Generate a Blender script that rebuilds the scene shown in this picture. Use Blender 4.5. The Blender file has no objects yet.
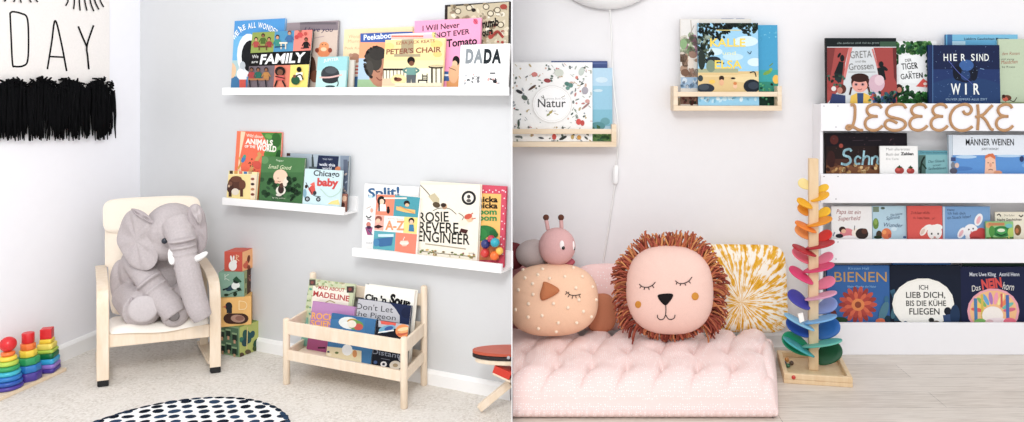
import bpy, bmesh, math, random
from mathutils import Vector, Matrix, noise
random.seed(7)
SC = bpy.context.scene
COL = SC.collection
PI = math.pi
# ------------------------------------------------------------------ camera numbers
F, CX, HY, H = 750.0, 570.0, 92.0, 1.0
def W(x, y, d):
    return Vector(((x - CX) / F * d, d, H - (y - HY) / F * d))
def gnd(x, y, z=0.0):
    return W(x, y, (H - z) * F / (y - HY))
def zat(y, d):
    return H - (y - HY) / F * d
def V3(*a): return Vector(a)
UP = Vector((0, 0, 1))
# ------------------------------------------------------------------ colours / materials
def lin(c):
    if isinstance(c, str):
        c = tuple(int(c[i:i + 2], 16) / 255 for i in (0, 2, 4))
    return tuple((v / 12.92 if v <= .04045 else ((v + .055) / 1.055) ** 2.4) for v in c[:3])
MATS = {}
def nodes(name):
    m = bpy.data.materials.new(name); m.use_nodes = True
    nt = m.node_tree
    return m, nt, nt.nodes['Principled BSDF']
def mixc(nt, fac, a, b):
    n = nt.nodes.new('ShaderNodeMix'); n.data_type = 'RGBA'
    if hasattr(fac, 'links'): nt.links.new(fac, n.inputs[0])
    else: n.inputs[0].default_value = fac
    for k, v in ((6, a), (7, b)):
        if hasattr(v, 'links'): nt.links.new(v, n.inputs[k])
        else: n.inputs[k].default_value = (*v, 1)
    return n.outputs[2]
def coords(nt, scale=(1, 1, 1)):
    t = nt.nodes.new('ShaderNodeTexCoord'); mp = nt.nodes.new('ShaderNodeMapping')
    nt.links.new(t.outputs['Object'], mp.inputs[0]); mp.inputs['Scale'].default_value = scale
    return mp.outputs[0]
def ntex(nt, vec, scale, detail=3, rough=.5):
    n = nt.nodes.new('ShaderNodeTexNoise'); n.inputs['Scale'].default_value = scale
    n.inputs['Detail'].default_value = detail; n.inputs['Roughness'].default_value = rough
    nt.links.new(vec, n.inputs['Vector']); return n.outputs[0]
def ramp(nt, fac, p0, p1, c0=(0, 0, 0), c1=(1, 1, 1)):
    n = nt.nodes.new('ShaderNodeValToRGB'); nt.links.new(fac, n.inputs[0])
    e = n.color_ramp.elements
    e[0].position = p0; e[1].position = p1; e[0].color = (*c0, 1); e[1].color = (*c1, 1)
    return n.outputs[0]
def bump(nt, bs, h, strength, dist=.002):
    b = nt.nodes.new('ShaderNodeBump'); b.inputs['Strength'].default_value = strength
    b.inputs['Distance'].default_value = dist
    nt.links.new(h, b.inputs['Height']); nt.links.new(b.outputs[0], bs.inputs['Normal'])
def plain(name, c, rough=.5, var=.06, scale=60, bstr=.0, spec=.4, bscale=None, bdist=.002):
    if name in MATS: return MATS[name]
    m, nt, bs = nodes(name); l = lin(c)
    v = coords(nt); n = ntex(nt, v, scale)
    out = mixc(nt, n, tuple(max(0, x * (1 - var)) for x in l), tuple(min(1, x * (1 + var)) for x in l))
    nt.links.new(out, bs.inputs['Base Color'])
    bs.inputs['Roughness'].default_value = rough; bs.inputs['Specular IOR Level'].default_value = spec
    if bstr: bump(nt, bs, ntex(nt, v, bscale or scale * 2), bstr, bdist)
    MATS[name] = m; return m
def fabric(name, c, scale=350, bstr=.5, var=.1):
    return plain(name, c, .9, var, scale, bstr, .15, scale, .0012)
def wood(name, c, c2, sc=(3, 40, 40), rough=.45):
    if name in MATS: return MATS[name]
    m, nt, bs = nodes(name)
    v = coords(nt, sc); n = ntex(nt, v, 2.2, 5, .6)
    out = mixc(nt, ramp(nt, n, .3, .75), lin(c), lin(c2))
    nt.links.new(out, bs.inputs['Base Color']); bs.inputs['Roughness'].default_value = rough
    bs.inputs['Specular IOR Level'].default_value = .3
    MATS[name] = m; return m
def attrmat(name, rough=.45, spec=.35, bstr=0, bscale=300, var=.05, gamma=1.0):
    if name in MATS: return MATS[name]
    m, nt, bs = nodes(name)
    a = nt.nodes.new('ShaderNodeVertexColor'); a.layer_name = 'Col'
    v = coords(nt); n = ntex(nt, v, 140)
    gm_ = nt.nodes.new('ShaderNodeGamma'); gm_.inputs[1].default_value = gamma; nt.links.new(a.outputs[0], gm_.inputs[0])
    hs = nt.nodes.new('ShaderNodeHueSaturation'); nt.links.new(gm_.outputs[0], hs.inputs['Color'])
    hs.inputs['Saturation'].default_value = .9
    mr = nt.nodes.new('ShaderNodeMapRange'); nt.links.new(n, mr.inputs[0])
    mr.inputs[3].default_value = 1 - var; mr.inputs[4].default_value = 1 + var
    nt.links.new(mr.outputs[0], hs.inputs['Value'])
    nt.links.new(hs.outputs[0], bs.inputs['Base Color'])
    bs.inputs['Roughness'].default_value = rough; bs.inputs['Specular IOR Level'].default_value = spec
    if bstr: bump(nt, bs, ntex(nt, v, bscale), bstr, .0012)
    MATS[name] = m; return m
# ------------------------------------------------------------------ mesh builder
def catmull(pts, n=6, closed=False):
    pts = [Vector(p) for p in pts]
    if len(pts) < 3: return pts
    out = []; N = len(pts)
    rng = range(N) if closed else range(N - 1)
    for i in rng:
        p0 = pts[(i - 1) % N] if closed or i > 0 else pts[0] * 2 - pts[1]
        p1 = pts[i]; p2 = pts[(i + 1) % N]
        p3 = pts[(i + 2) % N] if closed or i + 2 < N else pts[-1] * 2 - pts[-2]
        for k in range(n):
            t = k / n
            out.append(.5 * ((2 * p1) + (p2 - p0) * t + (2 * p0 - 5 * p1 + 4 * p2 - p3) * t * t + (3 * p1 - p0 - 3 * p2 + p3) * t ** 3))
    if not closed: out.append(pts[-1])
    return out
class MB:
    def __init__(s): s.v = []; s.f = []; s.c = []; s.sm = []
    def face(s, idx, c=(1, 1, 1), smooth=False): s.f.append(idx); s.c.append(c); s.sm.append(smooth)
    def box(s, o, u, v, w, c=(1, 1, 1)):
        """corner o and three edge vectors"""
        b = len(s.v)
        for k in range(8): s.v.append(o + (u if k & 1 else V3(0, 0, 0)) + (v if k & 2 else V3(0, 0, 0)) + (w if k & 4 else V3(0, 0, 0)))
        fl = u.cross(v).dot(w) < 0
        for q in ((0, 2, 3, 1), (4, 5, 7, 6), (0, 1, 5, 4), (2, 6, 7, 3), (0, 4, 6, 2), (1, 3, 7, 5)):
            q = q[::-1] if fl else q
            s.face([b + i for i in q], c)
    def cbox(s, cen, u, v, w, c=(1, 1, 1)):
        s.box(cen - u / 2 - v / 2 - w / 2, u, v, w, c)
    def prism(s, pts, w, c=(1, 1, 1), smooth=False):
        """pts: planar loop; w: extrusion vector"""
        b = len(s.v); n = len(pts)
        s.v += [Vector(p) for p in pts] + [Vector(p) + w for p in pts]
        nrm = V3(0, 0, 0)
        for i in range(n): nrm += Vector(pts[i]).cross(Vector(pts[(i + 1) % n]))
        fl = nrm.dot(w) > 0
        lo = list(range(b, b + n)); hi = list(range(b + n, b + 2 * n))
        s.face(lo[::-1] if fl else lo, c); s.face(hi if fl else hi[::-1], c)
        for i in range(n):
            j = (i + 1) % n
            q = [b + i, b + j, b + n + j, b + n + i]
            s.face(q if fl else q[::-1], c, smooth)
    def tube(s, path, r, seg=8, c=(1, 1, 1), flat=None, ref=None, caps=True, cols=None):
        """round (or flat = (rx, ry) multipliers, ref = direction of rx) sweep"""
        path = [Vector(p) for p in path]; n = len(path)
        if not isinstance(r, (list, tuple)): r = [r] * n
        b = len(s.v); prev = Vector(ref) if ref is not None else None
        for i in range(n):
            t = (path[min(i + 1, n - 1)] - path[max(i - 1, 0)]).normalized()
            if prev is None:
                prev = t.orthogonal()
            a = (prev - t * prev.dot(t))
            a = a.normalized() if a.length > 1e-6 else t.orthogonal().normalized()
            if ref is None: prev = a
            bb = t.cross(a)
            fx, fy = flat or (1, 1)
            for k in range(seg):
                an = 2 * PI * k / seg + (PI / seg if seg == 4 else 0)
                s.v.append(path[i] + a * math.cos(an) * r[i] * fx + bb * math.sin(an) * r[i] * fy)
        for i in range(n - 1):
            for k in range(seg):
                k2 = (k + 1) % seg
                s.face([b + i * seg + k, b + i * seg + k2, b + (i + 1) * seg + k2, b + (i + 1) * seg + k], cols[i] if cols else c, seg > 4)
        if caps:
            s.face([b + k for k in range(seg)][::-1], c); s.face([b + (n - 1) * seg + k for k in range(seg)], c)
    def bar(s, path, wa, hb, ref, c=(1, 1, 1)):
        """rectangular sweep: wa along ref, hb across"""
        path = [Vector(p) for p in path]; n = len(path); b = len(s.v); ref = Vector(ref).normalized()
        for i in range(n):
            t = (path[min(i + 1, n - 1)] - path[max(i - 1, 0)]).normalized()
            a = (ref - t * ref.dot(t)).normalized(); bb = t.cross(a)
            for (x, y) in ((-1, -1), (1, -1), (1, 1), (-1, 1)):
                s.v.append(path[i] + a * x * wa / 2 + bb * y * hb / 2)
        for i in range(n - 1):
            for k in range(4):
                k2 = (k + 1) % 4
                s.face([b + i * 4 + k, b + i * 4 + k2, b + (i + 1) * 4 + k2, b + (i + 1) * 4 + k], c, False)
        s.face([b + 3, b + 2, b + 1, b], c); e = b + (n - 1) * 4; s.face([e, e + 1, e + 2, e + 3], c)
    def ell(s, cen, ax, ay, az, nu=20, nv=12, c=(1, 1, 1)):
        b = len(s.v)
        if ax.cross(ay).dot(az) < 0: ax = -ax
        s.v.append(cen + az)
        for j in range(1, nv):
            ph = PI * j / nv
            for i in range(nu):
                th = 2 * PI * i / nu
                s.v.append(cen + ax * math.sin(ph) * math.cos(th) + ay * math.sin(ph) * math.sin(th) + az * math.cos(ph))
        s.v.append(cen - az); e = len(s.v) - 1
        for i in range(nu):
            s.face([b, b + 1 + i, b + 1 + (i + 1) % nu], c, True)
            for j in range(nv - 2):
                p = b + 1 + j * nu
                s.face([p + i, p + nu + i, p + nu + (i + 1) % nu, p + (i + 1) % nu], c, True)
            p = b + 1 + (nv - 2) * nu
            s.face([p + i, e, p + (i + 1) % nu], c, True)
    def ball(s, cen, r, nu=16, nv=10, c=(1, 1, 1)):
        s.ell(cen, V3(r, 0, 0), V3(0, r, 0), V3(0, 0, r), nu, nv, c)
    def lathe(s, cen, prof, seg=32, c=(1, 1, 1), shape=None, smooth=True):
        """prof: (r, z) from bottom to top around +z; shape(theta)->radius factor"""
        b = len(s.v); n = len(prof)
        for (r, z) in prof:
            for k in range(seg):
                th = 2 * PI * k / seg; q = shape(th) if shape else 1
                s.v.append(cen + V3(r * q * math.cos(th), r * q * math.sin(th), z))
        for i in range(n - 1):
            for k in range(seg):
                k2 = (k + 1) % seg
                s.face([b + i * seg + k, b + i * seg + k2, b + (i + 1) * seg + k2, b + (i + 1) * seg + k], c, smooth)
        s.face([b + k for k in range(seg)][::-1], c); s.face([b + (n - 1) * seg + k for k in range(seg)], c)
def mesh_of(name, mb, loc=V3(0, 0, 0)):
    me = bpy.data.meshes.new(name)
    me.from_pydata([tuple(p - loc) for p in mb.v], [], mb.f)
    me.polygons.foreach_set('use_smooth', mb.sm)
    at = me.color_attributes.new('Col', 'FLOAT_COLOR', 'CORNER')
    buf = []
    for f, c in zip(mb.f, mb.c): buf += [*c, 1.0] * len(f)
    at.data.foreach_set('color', buf)
    me.update(); return me
def tag(o, label=None, cat=None, group=None, kind=None):
    if label: o['label'] = label
    if cat: o['category'] = cat
    if group: o['group'] = group
    if kind: o['kind'] = kind
    return o
def thing(name, label, cat, loc, group=None):
    o = bpy.data.objects.new(name, None); COL.objects.link(o); o.location = loc
    o.empty_display_size = .05
    return tag(o, label, cat, group)
def rootloc(o):
    while o.parent: o = o.parent
    return Vector(o.location)
def part(name, mb, mat, parent=None, bev=0, label=None, kind=None, sub=0):
    loc = rootloc(parent) if parent else V3(0, 0, 0)
    if not parent and mb.v:
        n = len(mb.v); cx = sum(p.x for p in mb.v) / n; cy = sum(p.y for p in mb.v) / n
        loc = V3(cx, cy, min(p.z for p in mb.v))
    o = bpy.data.objects.new(name, mesh_of(name, mb, loc)); COL.objects.link(o)
    if parent: o.parent = parent
    else: o.location = loc
    o.data.materials.append(mat)
    if bev:
        m = o.modifiers.new('bevel', 'BEVEL'); m.width = bev; m.segments = 2; m.limit_method = 'ANGLE'; m.angle_limit = math.radians(40)
    if sub:
        m = o.modifiers.new('sub', 'SUBSURF'); m.levels = sub; m.render_levels = sub
    return tag(o, label, None, None, kind)
def structure(name, mb, mat, bev=0):
    o = part(name, mb, mat, None, bev); o['kind'] = 'structure'; return o
def solo(name, mb, mat, label, cat, group=None, bev=0):
    o = part(name, mb, mat, None, bev); return tag(o, label, cat, group)
def remeshed(name, mb, mat, parent, voxel=.006, smooth=6):
    o = part(name, mb, mat, parent)
    r = o.modifiers.new('r', 'REMESH'); r.mode = 'VOXEL'; r.voxel_size = voxel; r.use_smooth_shade = True
    s = o.modifiers.new('s', 'SMOOTH'); s.iterations = smooth; s.factor = .5
    bpy.context.view_layer.update()
    dg = bpy.context.evaluated_depsgraph_get()
    me = bpy.data.meshes.new_from_object(o.evaluated_get(dg))
    o.modifiers.clear(); o.data = me
    me.name = name
    for p in me.polygons: p.use_smooth = True
    return o
# ------------------------------------------------------------------ text
TXT = {}
def textmesh(body, bold=0.0, shear=0.0):
    key = (body, bold, shear)
    if key in TXT: return TXT[key]
    cu = bpy.data.curves.new('lettering', 'FONT'); cu.body = body; cu.size = 1; cu.resolution_u = 3
    cu.offset = bold; cu.shear = shear; cu.fill_mode = 'FRONT'
    ob = bpy.data.objects.new('lettering', cu); COL.objects.link(ob)
    bpy.context.view_layer.update()
    dg = bpy.context.evaluated_depsgraph_get()
    me = bpy.data.meshes.new_from_object(ob.evaluated_get(dg))
    vs = [(v.co.x, v.co.y) for v in me.vertices]; fs = [list(p.vertices) for p in me.polygons]
    bpy.data.objects.remove(ob); bpy.data.curves.remove(cu); bpy.data.meshes.remove(me)
    x0 = min(v[0] for v in vs); x1 = max(v[0] for v in vs)
    r = ([(x - x0, y) for x, y in vs], fs, x1 - x0)
    TXT[key] = r; return r
CAP = max(v[1] for v in textmesh('H')[0])
def clip(poly, w, h):
    for ax, lim, sg in ((0, 0, 1), (0, w, -1), (1, 0, 1), (1, h, -1)):
        out = []
        for i in range(len(poly)):
            p, q = poly[i - 1], poly[i]
            ip = (p[ax] - lim) * sg >= 0; iq = (q[ax] - lim) * sg >= 0
            if ip != iq:
                t = (lim - p[ax]) / (q[ax] - p[ax])
                x = [p[0] + t * (q[0] - p[0]), p[1] + t * (q[1] - p[1])]; x[ax] = lim
                out.append(tuple(x))
            if iq: out.append(q)
        poly = out
        if len(poly) < 3: return []
    return poly
class Face:
    """a rectangle w x h at o with axes u, v and outward normal n that takes flat print; drawn in photo-view units"""
    def __init__(s, mb, o, u, v, w, h, step=.00006):
        s.mb, s.o, s.u, s.v, s.w, s.h = mb, o, u.normalized(), v.normalized(), w, h
        s.n = s.u.cross(s.v).normalized()
        if s.n.y > 0 and abs(s.n.y) > .05: s.n = -s.n
        s.k = 1; s.step = step; s.view = (0, 0, 1)
    def loc(s, x, y):
        x0, y0, sc = s.view
        p = V3((x / sc + x0 - CX) / F, 1, -(y / sc + y0 - HY) / F)
        cam = V3(0, 0, H)
        t = (s.o - cam).dot(s.n) / p.dot(s.n)
        q = cam + p * t - s.o
        return (q.dot(s.u), q.dot(s.v))
    def poly(s, pts, c, bump=True):
        pts = clip(pts, s.w, s.h)
        if len(pts) < 3: return
        a = sum(pts[i - 1][0] * pts[i][1] - pts[i][0] * pts[i - 1][1] for i in range(len(pts)))
        if abs(a) < 1e-9: return
        flip = (a < 0) != (s.u.cross(s.v).dot(s.n) < 0)
        if flip: pts = pts[::-1]
        b = len(s.mb.v); z = s.n * s.k * s.step
        for p in pts: s.mb.v.append(s.o + s.u * p[0] + s.v * p[1] + z)
        s.mb.face(list(range(b, b + len(pts))), c)
        if bump: s.k += 1
    def G(s, pts, c): s.poly([s.loc(*p) for p in pts], lin(c)); return s
    def R(s, x0, y0, x1, y1, c):
        return s.G([(x0, y1), (x1, y1), (x1, y0), (x0, y0)], c)
    def full(s, a0, b0, a1, b1, c):
        """fractions of the face"""
        s.poly([(a0 * s.w, b0 * s.h), (a1 * s.w, b0 * s.h), (a1 * s.w, b1 * s.h), (a0 * s.w, b1 * s.h)], lin(c)); return s
    def E(s, x, y, rx, ry, c, rot=0, n=18):
        cr, sr = math.cos(math.radians(rot)), math.sin(math.radians(rot))
        pts = []
        for k in range(n):
            a = 2 * PI * k / n; p = rx * math.cos(a); q = ry * math.sin(a)
            pts.append((x + p * cr - q * sr, y + p * sr + q * cr))
        return s.G(pts, c)
    def S(s, pts, wd, c, smooth=True):
        if smooth and len(pts) > 2: pts = [tuple(p)[:2] for p in catmull([(x, y, 0) for x, y in pts], 5)]
        for i in range(len(pts) - 1):
            (x0, y0), (x1, y1) = pts[i], pts[i + 1]
            l = math.hypot(x1 - x0, y1 - y0) or 1; dx, dy = -(y1 - y0) / l * wd / 2, (x1 - x0) / l * wd / 2
            ex, ey = (x1 - x0) / l * wd * .2, (y1 - y0) / l * wd * .2
            s.poly([s.loc(*p) for p in ((x0 + dx - ex, y0 + dy - ey), (x0 - dx - ex, y0 - dy - ey), (x1 - dx + ex, y1 - dy + ey), (x1 + dx + ex, y1 + dy + ey))], lin(c), i == len(pts) - 2)
        return s
    def T(s, body, x0, y0, x1, cap, c, y1=None, bold=.0, shear=0.0):
        vs, fs, wd = textmesh(body, bold, shear)
        A = Vector(s.loc(x0, y0)); B = Vector(s.loc(x1, y0 if y1 is None else y1))
        D = Vector(s.loc(x0, y0 - cap)); ch = (D - A).length
        ax = B - A; L = ax.length; ax.normalize(); ay = Vector((-ax.y, ax.x))
        if ay.dot(D - A) < 0: ay = -ay
        kx, ky = L / wd, ch / CAP
        P = [A + ax * (x * kx) + ay * (y * ky) for x, y in vs]
        cl = lin(c)
        for f in fs: s.poly([tuple(P[i]) for i in f], cl, False)
        s.k += 1; return s
    def speck(s, x0, y0, x1, y1, n, r, cols, seed=1):
        rn = random.Random(seed)
        for _ in range(n):
            s.E(rn.uniform(x0, x1), rn.uniform(y0, y1), r * rn.uniform(.5, 1.3), r * rn.uniform(.5, 1.3), rn.choice(cols), rn.uniform(0, 90), 7); s.k -= 1
        s.k += 1; return s
# ------------------------------------------------------------------ wall frames
class Frame:
    def __init__(s, p0, u):
        s.p = Vector((p0[0], p0[1], 0)); s.u = Vector((u[0], u[1], 0)).normalized()
        s.n = V3(s.u.y, -s.u.x, 0)
        if s.n.dot(-s.p) < 0: s.n = -s.n
    def at(s, x, off=0.0, z=0.0):
        r = V3((x - CX) / F, 1, 0); q = s.p + s.n * off
        t = q.dot(s.n) / r.dot(s.n)
        p = r * t; p.z = z; return p
    def hit(s, x, y, off=0.0):
        p = s.at(x, off); p.z = zat(y, p.y); return p
P512 = gnd(512, 399.5)
PCOR = gnd(140, 326.7)
W1 = Frame(P512, (P512 - PCOR)[:2])
W0 = Frame(PCOR, (.098, .695))
Y2 = 2.95
W2 = Frame((0, Y2), (1, 0))
PAPER = None
class Book(Face):
    def __init__(s, fr, xl, xr, z, yt, off, lean, base, label, thick=.008, spine=None, group=None, back=None, name='picture_book', pages='f1ece2', rise=0.0, roll=0):
        A = fr.at(xl, off, z); B = fr.at(xr, off, z)
        u = (B - A); w = u.length; u.normalize()
        L = math.radians(lean); v = UP * math.cos(L) - fr.n * math.sin(L)
        h = (-F * (A.z - H) - (yt - HY) * A.y) / ((yt - HY) * v.y + F * v.z)
        n = (fr.n * math.cos(L) + UP * math.sin(L)).normalized()
        if roll:
            R_ = Matrix.Rotation(math.radians(roll), 3, n); u = R_ @ u; v = R_ @ v
            if roll < 0: A = A + UP * (w * math.sin(math.radians(-roll)))
        s.root = thing(name, label, 'book', A + u * w / 2 - n * thick / 2, group)
        mb = MB(); bc = lin(base); bt = .0016
        mb.box(A - n * bt, u * w, v * h, n * bt, bc)
        mb.box(A - n * thick, u * w, v * h, n * bt, lin(back or base))
        mb.box(A - n * (thick - bt), u * .002, v * h, n * (thick - 2 * bt), lin(spine or base))
        pg = MB(); pg.box(A + u * .0025 + v * .002 - n * (thick - bt - .0002), u * (w - .005), v * (h - .004), n * (thick - 2 * bt - .0004))
        part('pages', pg, plain('page_paper', pages, .8, .05, 300), s.root)
        Face.__init__(s, mb, A, u, v, w, h)
        s.n = n
    def done(s):
        part('cover', s.mb, attrmat('printed_cover', .55, .18, var=.05, gamma=1.25), s.root); return s
WORLD, KEY, KEY2, EXPO = 1.14, 20, 10, 0.05
# ================================================================== THE SETTING
WALLH = 2.25
white_wall = plain('white_wall_paint', 'eae8e9', .75, .015, 25, .12, .25, 120)
grey_wall = plain('grey_wall_paint', 'd5d6d7', .75, .015, 25, .12, .25, 120)
left_wall = plain('lilac_white_wall_paint', 'f8f7fb', .75, .015, 25, .12, .25, 120)
trim_white = plain('white_trim_paint', 'f6f5f4', .4, .01, 30)
def divider(y):
    return (512 - CX) / F * y
# left room carpet: follows the walls, ends along the dividing partition
mb = MB()
cend = P512
far_l = PCOR; near_l = PCOR - W0.u * 1.75
nr = V3(divider(1.15), 1.15, 0)
mb.prism([near_l + V3(-.0, 0, 0), far_l, cend, nr], V3(0, 0, -.02))
def carpet_mat():
    m, nt, bs = nodes('cream_carpet')
    v = coords(nt)
    n1 = ntex(nt, v, 95, 4, .7); n2 = ntex(nt, v, 22, 3, .6)
    c = mixc(nt, ramp(nt, n1, .36, .62), lin('d2c9bd'), lin('f8f3ec'))
    c = mixc(nt, ramp(nt, n2, .3, .75), c, lin('f1ebe3'))
    nt.links.new(c, bs.inputs['Base Color']); bs.inputs['Roughness'].default_value = .95
    bs.inputs['Specular IOR Level'].default_value = .05
    bump(nt, bs, ntex(nt, v, 170, 4, .7), .9, .006); return m
structure('floor', mb, carpet_mat())
# right room laminate
mb = MB()
mb.prism([V3(divider(1.15), 1.15, 0), V3(2.35, 1.15, 0), V3(2.35, Y2, 0), V3(-1.2, Y2, 0), cend], V3(0, 0, -.02))
def laminate():
    m, nt, bs = nodes('grey_oak_laminate')
    v = coords(nt, (1, 1, 1))
    br = nt.nodes.new('ShaderNodeTexBrick'); nt.links.new(v, br.inputs['Vector'])
    br.inputs['Scale'].default_value = 1; br.inputs['Brick Width'].default_value = 1.1; br.inputs['Row Height'].default_value = .125
    br.inputs['Mortar Size'].default_value = .0011; br.inputs['Bias'].default_value = 0
    br.inputs['Color1'].default_value = (*lin('d3c9be'), 1); br.inputs['Color2'].default_value = (*lin('c4b9ad'), 1)
    br.inputs['Mortar'].default_value = (*lin('7d7167'), 1)
    g = ntex(nt, coords(nt, (4, 60, 1)), 1.6, 6, .65)
    c = mixc(nt, ramp(nt, g, .38, .72), br.outputs[0], lin('e2dad0'))
    g2 = ntex(nt, coords(nt, (7, 90, 1)), 1.1, 5, .6)
    c = mixc(nt, ramp(nt, g2, .52, .74, (0, 0, 0), (.55, .55, .55)), c, lin('a89b8e'))
    nt.links.new(c, bs.inputs['Base Color']); bs.inputs['Roughness'].default_value = .42; return m
structure('floor_right', mb, laminate())
def wall(name, fr, a, b, th, m, z0=0, z1=WALLH):
    w = MB(); w.box(a + UP * z0, b - a, -fr.n * th, UP * (z1 - z0)); return structure(name, w, m)
wall('wall_left', W0, near_l, PCOR, .04, left_wall, -.02)
w = MB(); w.prism([PCOR - UP * .02, P512 - UP * .02, W1.at(512, -.03, -.02), PCOR - W1.n * .03 - UP * .02], UP * (WALLH + .02)); structure('wall_middle', w, grey_wall)
wall('wall_back', W2, V3(-1.2, Y2, 0), V3(2.35, Y2, 0), .06, white_wall, -.02)
# thin end partition between the two rooms, tapering towards its free end
w = MB()
def dv(px, y): return V3((px - CX) / F * y, y, -.02)
w.prism([dv(511.5, 2.12), dv(512.4, 2.12), dv(512.4, P512.y + .025), dv(511.5, P512.y)], UP * (WALLH + .02))
structure('wall_right', w, white_wall)
for nm, fr, a, b, hh in (('baseboard_left', W0, near_l, PCOR, .062), ('baseboard_middle', W1, PCOR, P512, .05)):
    w = MB()
    a2, b2 = a + fr.n * .012, b + fr.n * .012
    prof = [(0, 0), (.012, 0), (.012, hh - .012), (.006, hh - .003), (0, hh)]
    d = (b - a)
    if nm == 'baseboard_middle': d = d - d.normalized() * .004; a = a + d.normalized() * .002
    w.prism([a + fr.n * x + UP * z for x, z in prof], d)
    structure(nm, w, trim_white)
w = MB(); prof = [(0, 0), (.012, 0), (.012, .045), (.006, .053), (0, .055)]
w.prism([V3(.25, Y2, 0) + W2.n * x + UP * z for x, z in prof], V3(2.1, 0, 0))
structure('baseboard_back', w, trim_white)

birch = wood('pale_birch', 'eddcc8', 'e0c8aa', (3, 3, 26))
birch2 = wood('pale_birch_frame', 'efdfcb', 'e3cdb2', (20, 20, 4))
pine = wood('light_pine', 'eddcc4', 'e2c9a8', (3, 30, 30))
black_rubber = plain('black_rubber', '18181a', .6)

# ================================================================== BANNER
root = thing('wall_banner', 'cream canvas banner with hand drawn DAY lettering and thick black yarn fringe on left wall', 'banner', W0.hit(60, 100, .006))
mb = MB()
a = W0.at(-70, .006); b = W0.at(109.5, .006)
zt = zat(-40, b.y); zb = zat(98, b.y)
uu = (b - a)
mb.box(a + UP * zb - W0.n * .003, uu, UP * (zt - zb), W0.n * .003, lin('f4eee9'))
fc = Face(mb, a + UP * zb, uu, UP, uu.length, zt - zb, .0003); fc.n = W0.n
fc.view = (0, 0, 2.814); K = '141416'
fc.S([(28, 38), (36, 33), (60, 38), (76, 50), (80, 100), (78, 168), (66, 185), (42, 187), (35, 178), (31, 100), (28, 36)], 5, K)
fc.S([(133, 194), (145, 120), (155, 58), (172, 120), (187, 199)], 5, K); fc.S([(138, 159), (180, 161)], 4.5, K)
fc.S([(220, 75), (232, 105), (243, 130)], 5, K); fc.S([(262, 72), (244, 128), (246, 160), (249, 194)], 5, K)
for l in ([(190, -12), (190, 4), (184, 16)], [(207, -12), (208, 6), (206, 25)], [(222, -12), (222, 6), (224, 29)], [(236, -12), (238, 8), (243, 29)], [(250, -12), (254, 10), (262, 31)], [(262, -12), (267, 8), (276, 26)], [(276, -14), (281, 4), (289, 19)],
          [(56, -12), (55, 0), (57, 7)], [(80, -12), (81, 0), (85, 6)], [(96, -12), (99, 0), (103, 5)], [(38, -12), (38, 0), (35, 5)], [(10, -12), (12, 0), (8, 3)]):
    fc.S(l, 4, K)
fc.S([(-60, -14), (40, -10), (105, -14)], 4, K); fc.S([(185, -14), (235, -10), (280, -16)], 4, K)
part('canvas', mb, attrmat('painted_canvas', .85, .1, .3, 400), root)
mb = MB(); rn = random.Random(3)
blk = plain('black_yarn', '0b0b0d', .95, .3, 300, .6, .1)
for i in range(620):
    px = rn.uniform(-66, 115.5)
    t = (px + 66) / 181
    scal = abs(math.sin((px + 2) / 29.0 * PI)) ** .6
    yt = 88 - 9 * scal + 3 * rn.random() + (4 if px > 104 else 0)
    yb = rn.uniform(128, 142) - 1.5 * t
    off = rn.uniform(.010, .028)
    pts = []
    jx = rn.uniform(-2.2, 2.2)
    for k in range(5):
        q = k / 4
        pts.append(W0.hit(px + jx * q + rn.uniform(-.7, .7), yt + (yb - yt) * q, off + .004 * math.sin(q * 4 + i)))
    mb.tube(pts, [.0035, .0045, .004, .003, .0018], 5, ref=W0.n)
for i in range(240):   # looped knots along the top
    px = rn.uniform(-66, 113)
    scal = abs(math.sin((px + 2) / 29.0 * PI)) ** .6
    y = 86 - 9 * scal + rn.uniform(0, 10)
    p = W0.hit(px, y, rn.uniform(.016, .03))
    dr = V3(rn.uniform(-1, 1), rn.uniform(-1, 1), rn.uniform(-.4, 1)).normalized() * .011
    mb.tube([p - dr, p + W0.n * .004, p + dr], [.003, .0042, .0025], 5)
part('fringe', mb, blk, root, kind='stuff')

# ================================================================== RAINBOW STACKING TOY
towers = [((8, 392), 'leftmost tower', 'round'), ((29, 382.5), 'middle tower', 'octagon'), ((47, 374.5), 'tower nearest the armchair', 'square')]
cs = [gnd(*t[0]) for t in towers]
ax = (cs[2] - cs[0]).normalized(); nx = V3(ax.y, -ax.x, 0)
st = (cs[2] - cs[0]).length / 2
cs = [cs[0] + ax * st * i for i in range(3)]
mb = MB(); o = cs[0] - ax * .075 - nx * .042; base_len = 2 * st + .115
mb.box(o, ax * base_len, nx * .084, UP * .013)
root = thing('stacking_toy', 'long pale wooden stacker base with three pegs along the left wall', 'toy', cs[1])
part('base_board', mb, pine, root, .002)
for c in cs:
    mb = MB(); mb.tube([c + UP * .012, c + UP * .15], .005, 10); part('peg', mb, pine, root)
cl = {'red': 'd8262c', 'orange': 'ef7a3a', 'yellow': 'f3d24a', 'pale yellow': 'f0dc6a', 'lime green': 'b4cf52', 'green': '2f9a5d', 'turquoise': '3fb3c8', 'blue': '2d78c0', 'dark blue': '2a55a8', 'purple': '4b3a94', 'lilac': '9678cc', 'teal': '137a86', 'emerald green': '12874a', 'dark green': '0d6a3c', 'light blue': '37a6d8'}
gloss = {}
def paint(n):
    return plain('toy_paint_' + n.replace(' ', '_'), cl[n], .3, .05, 40, 0, .5)
def sq(th):
    t = (th + PI / 4) % (PI / 2) - PI / 4
    return min(1 / max(abs(math.cos(t)), 1e-3), 1.30) * .86
def octa(th):
    t = (th + PI / 8) % (PI / 4) - PI / 8
    return .95 / math.cos(t)
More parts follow.
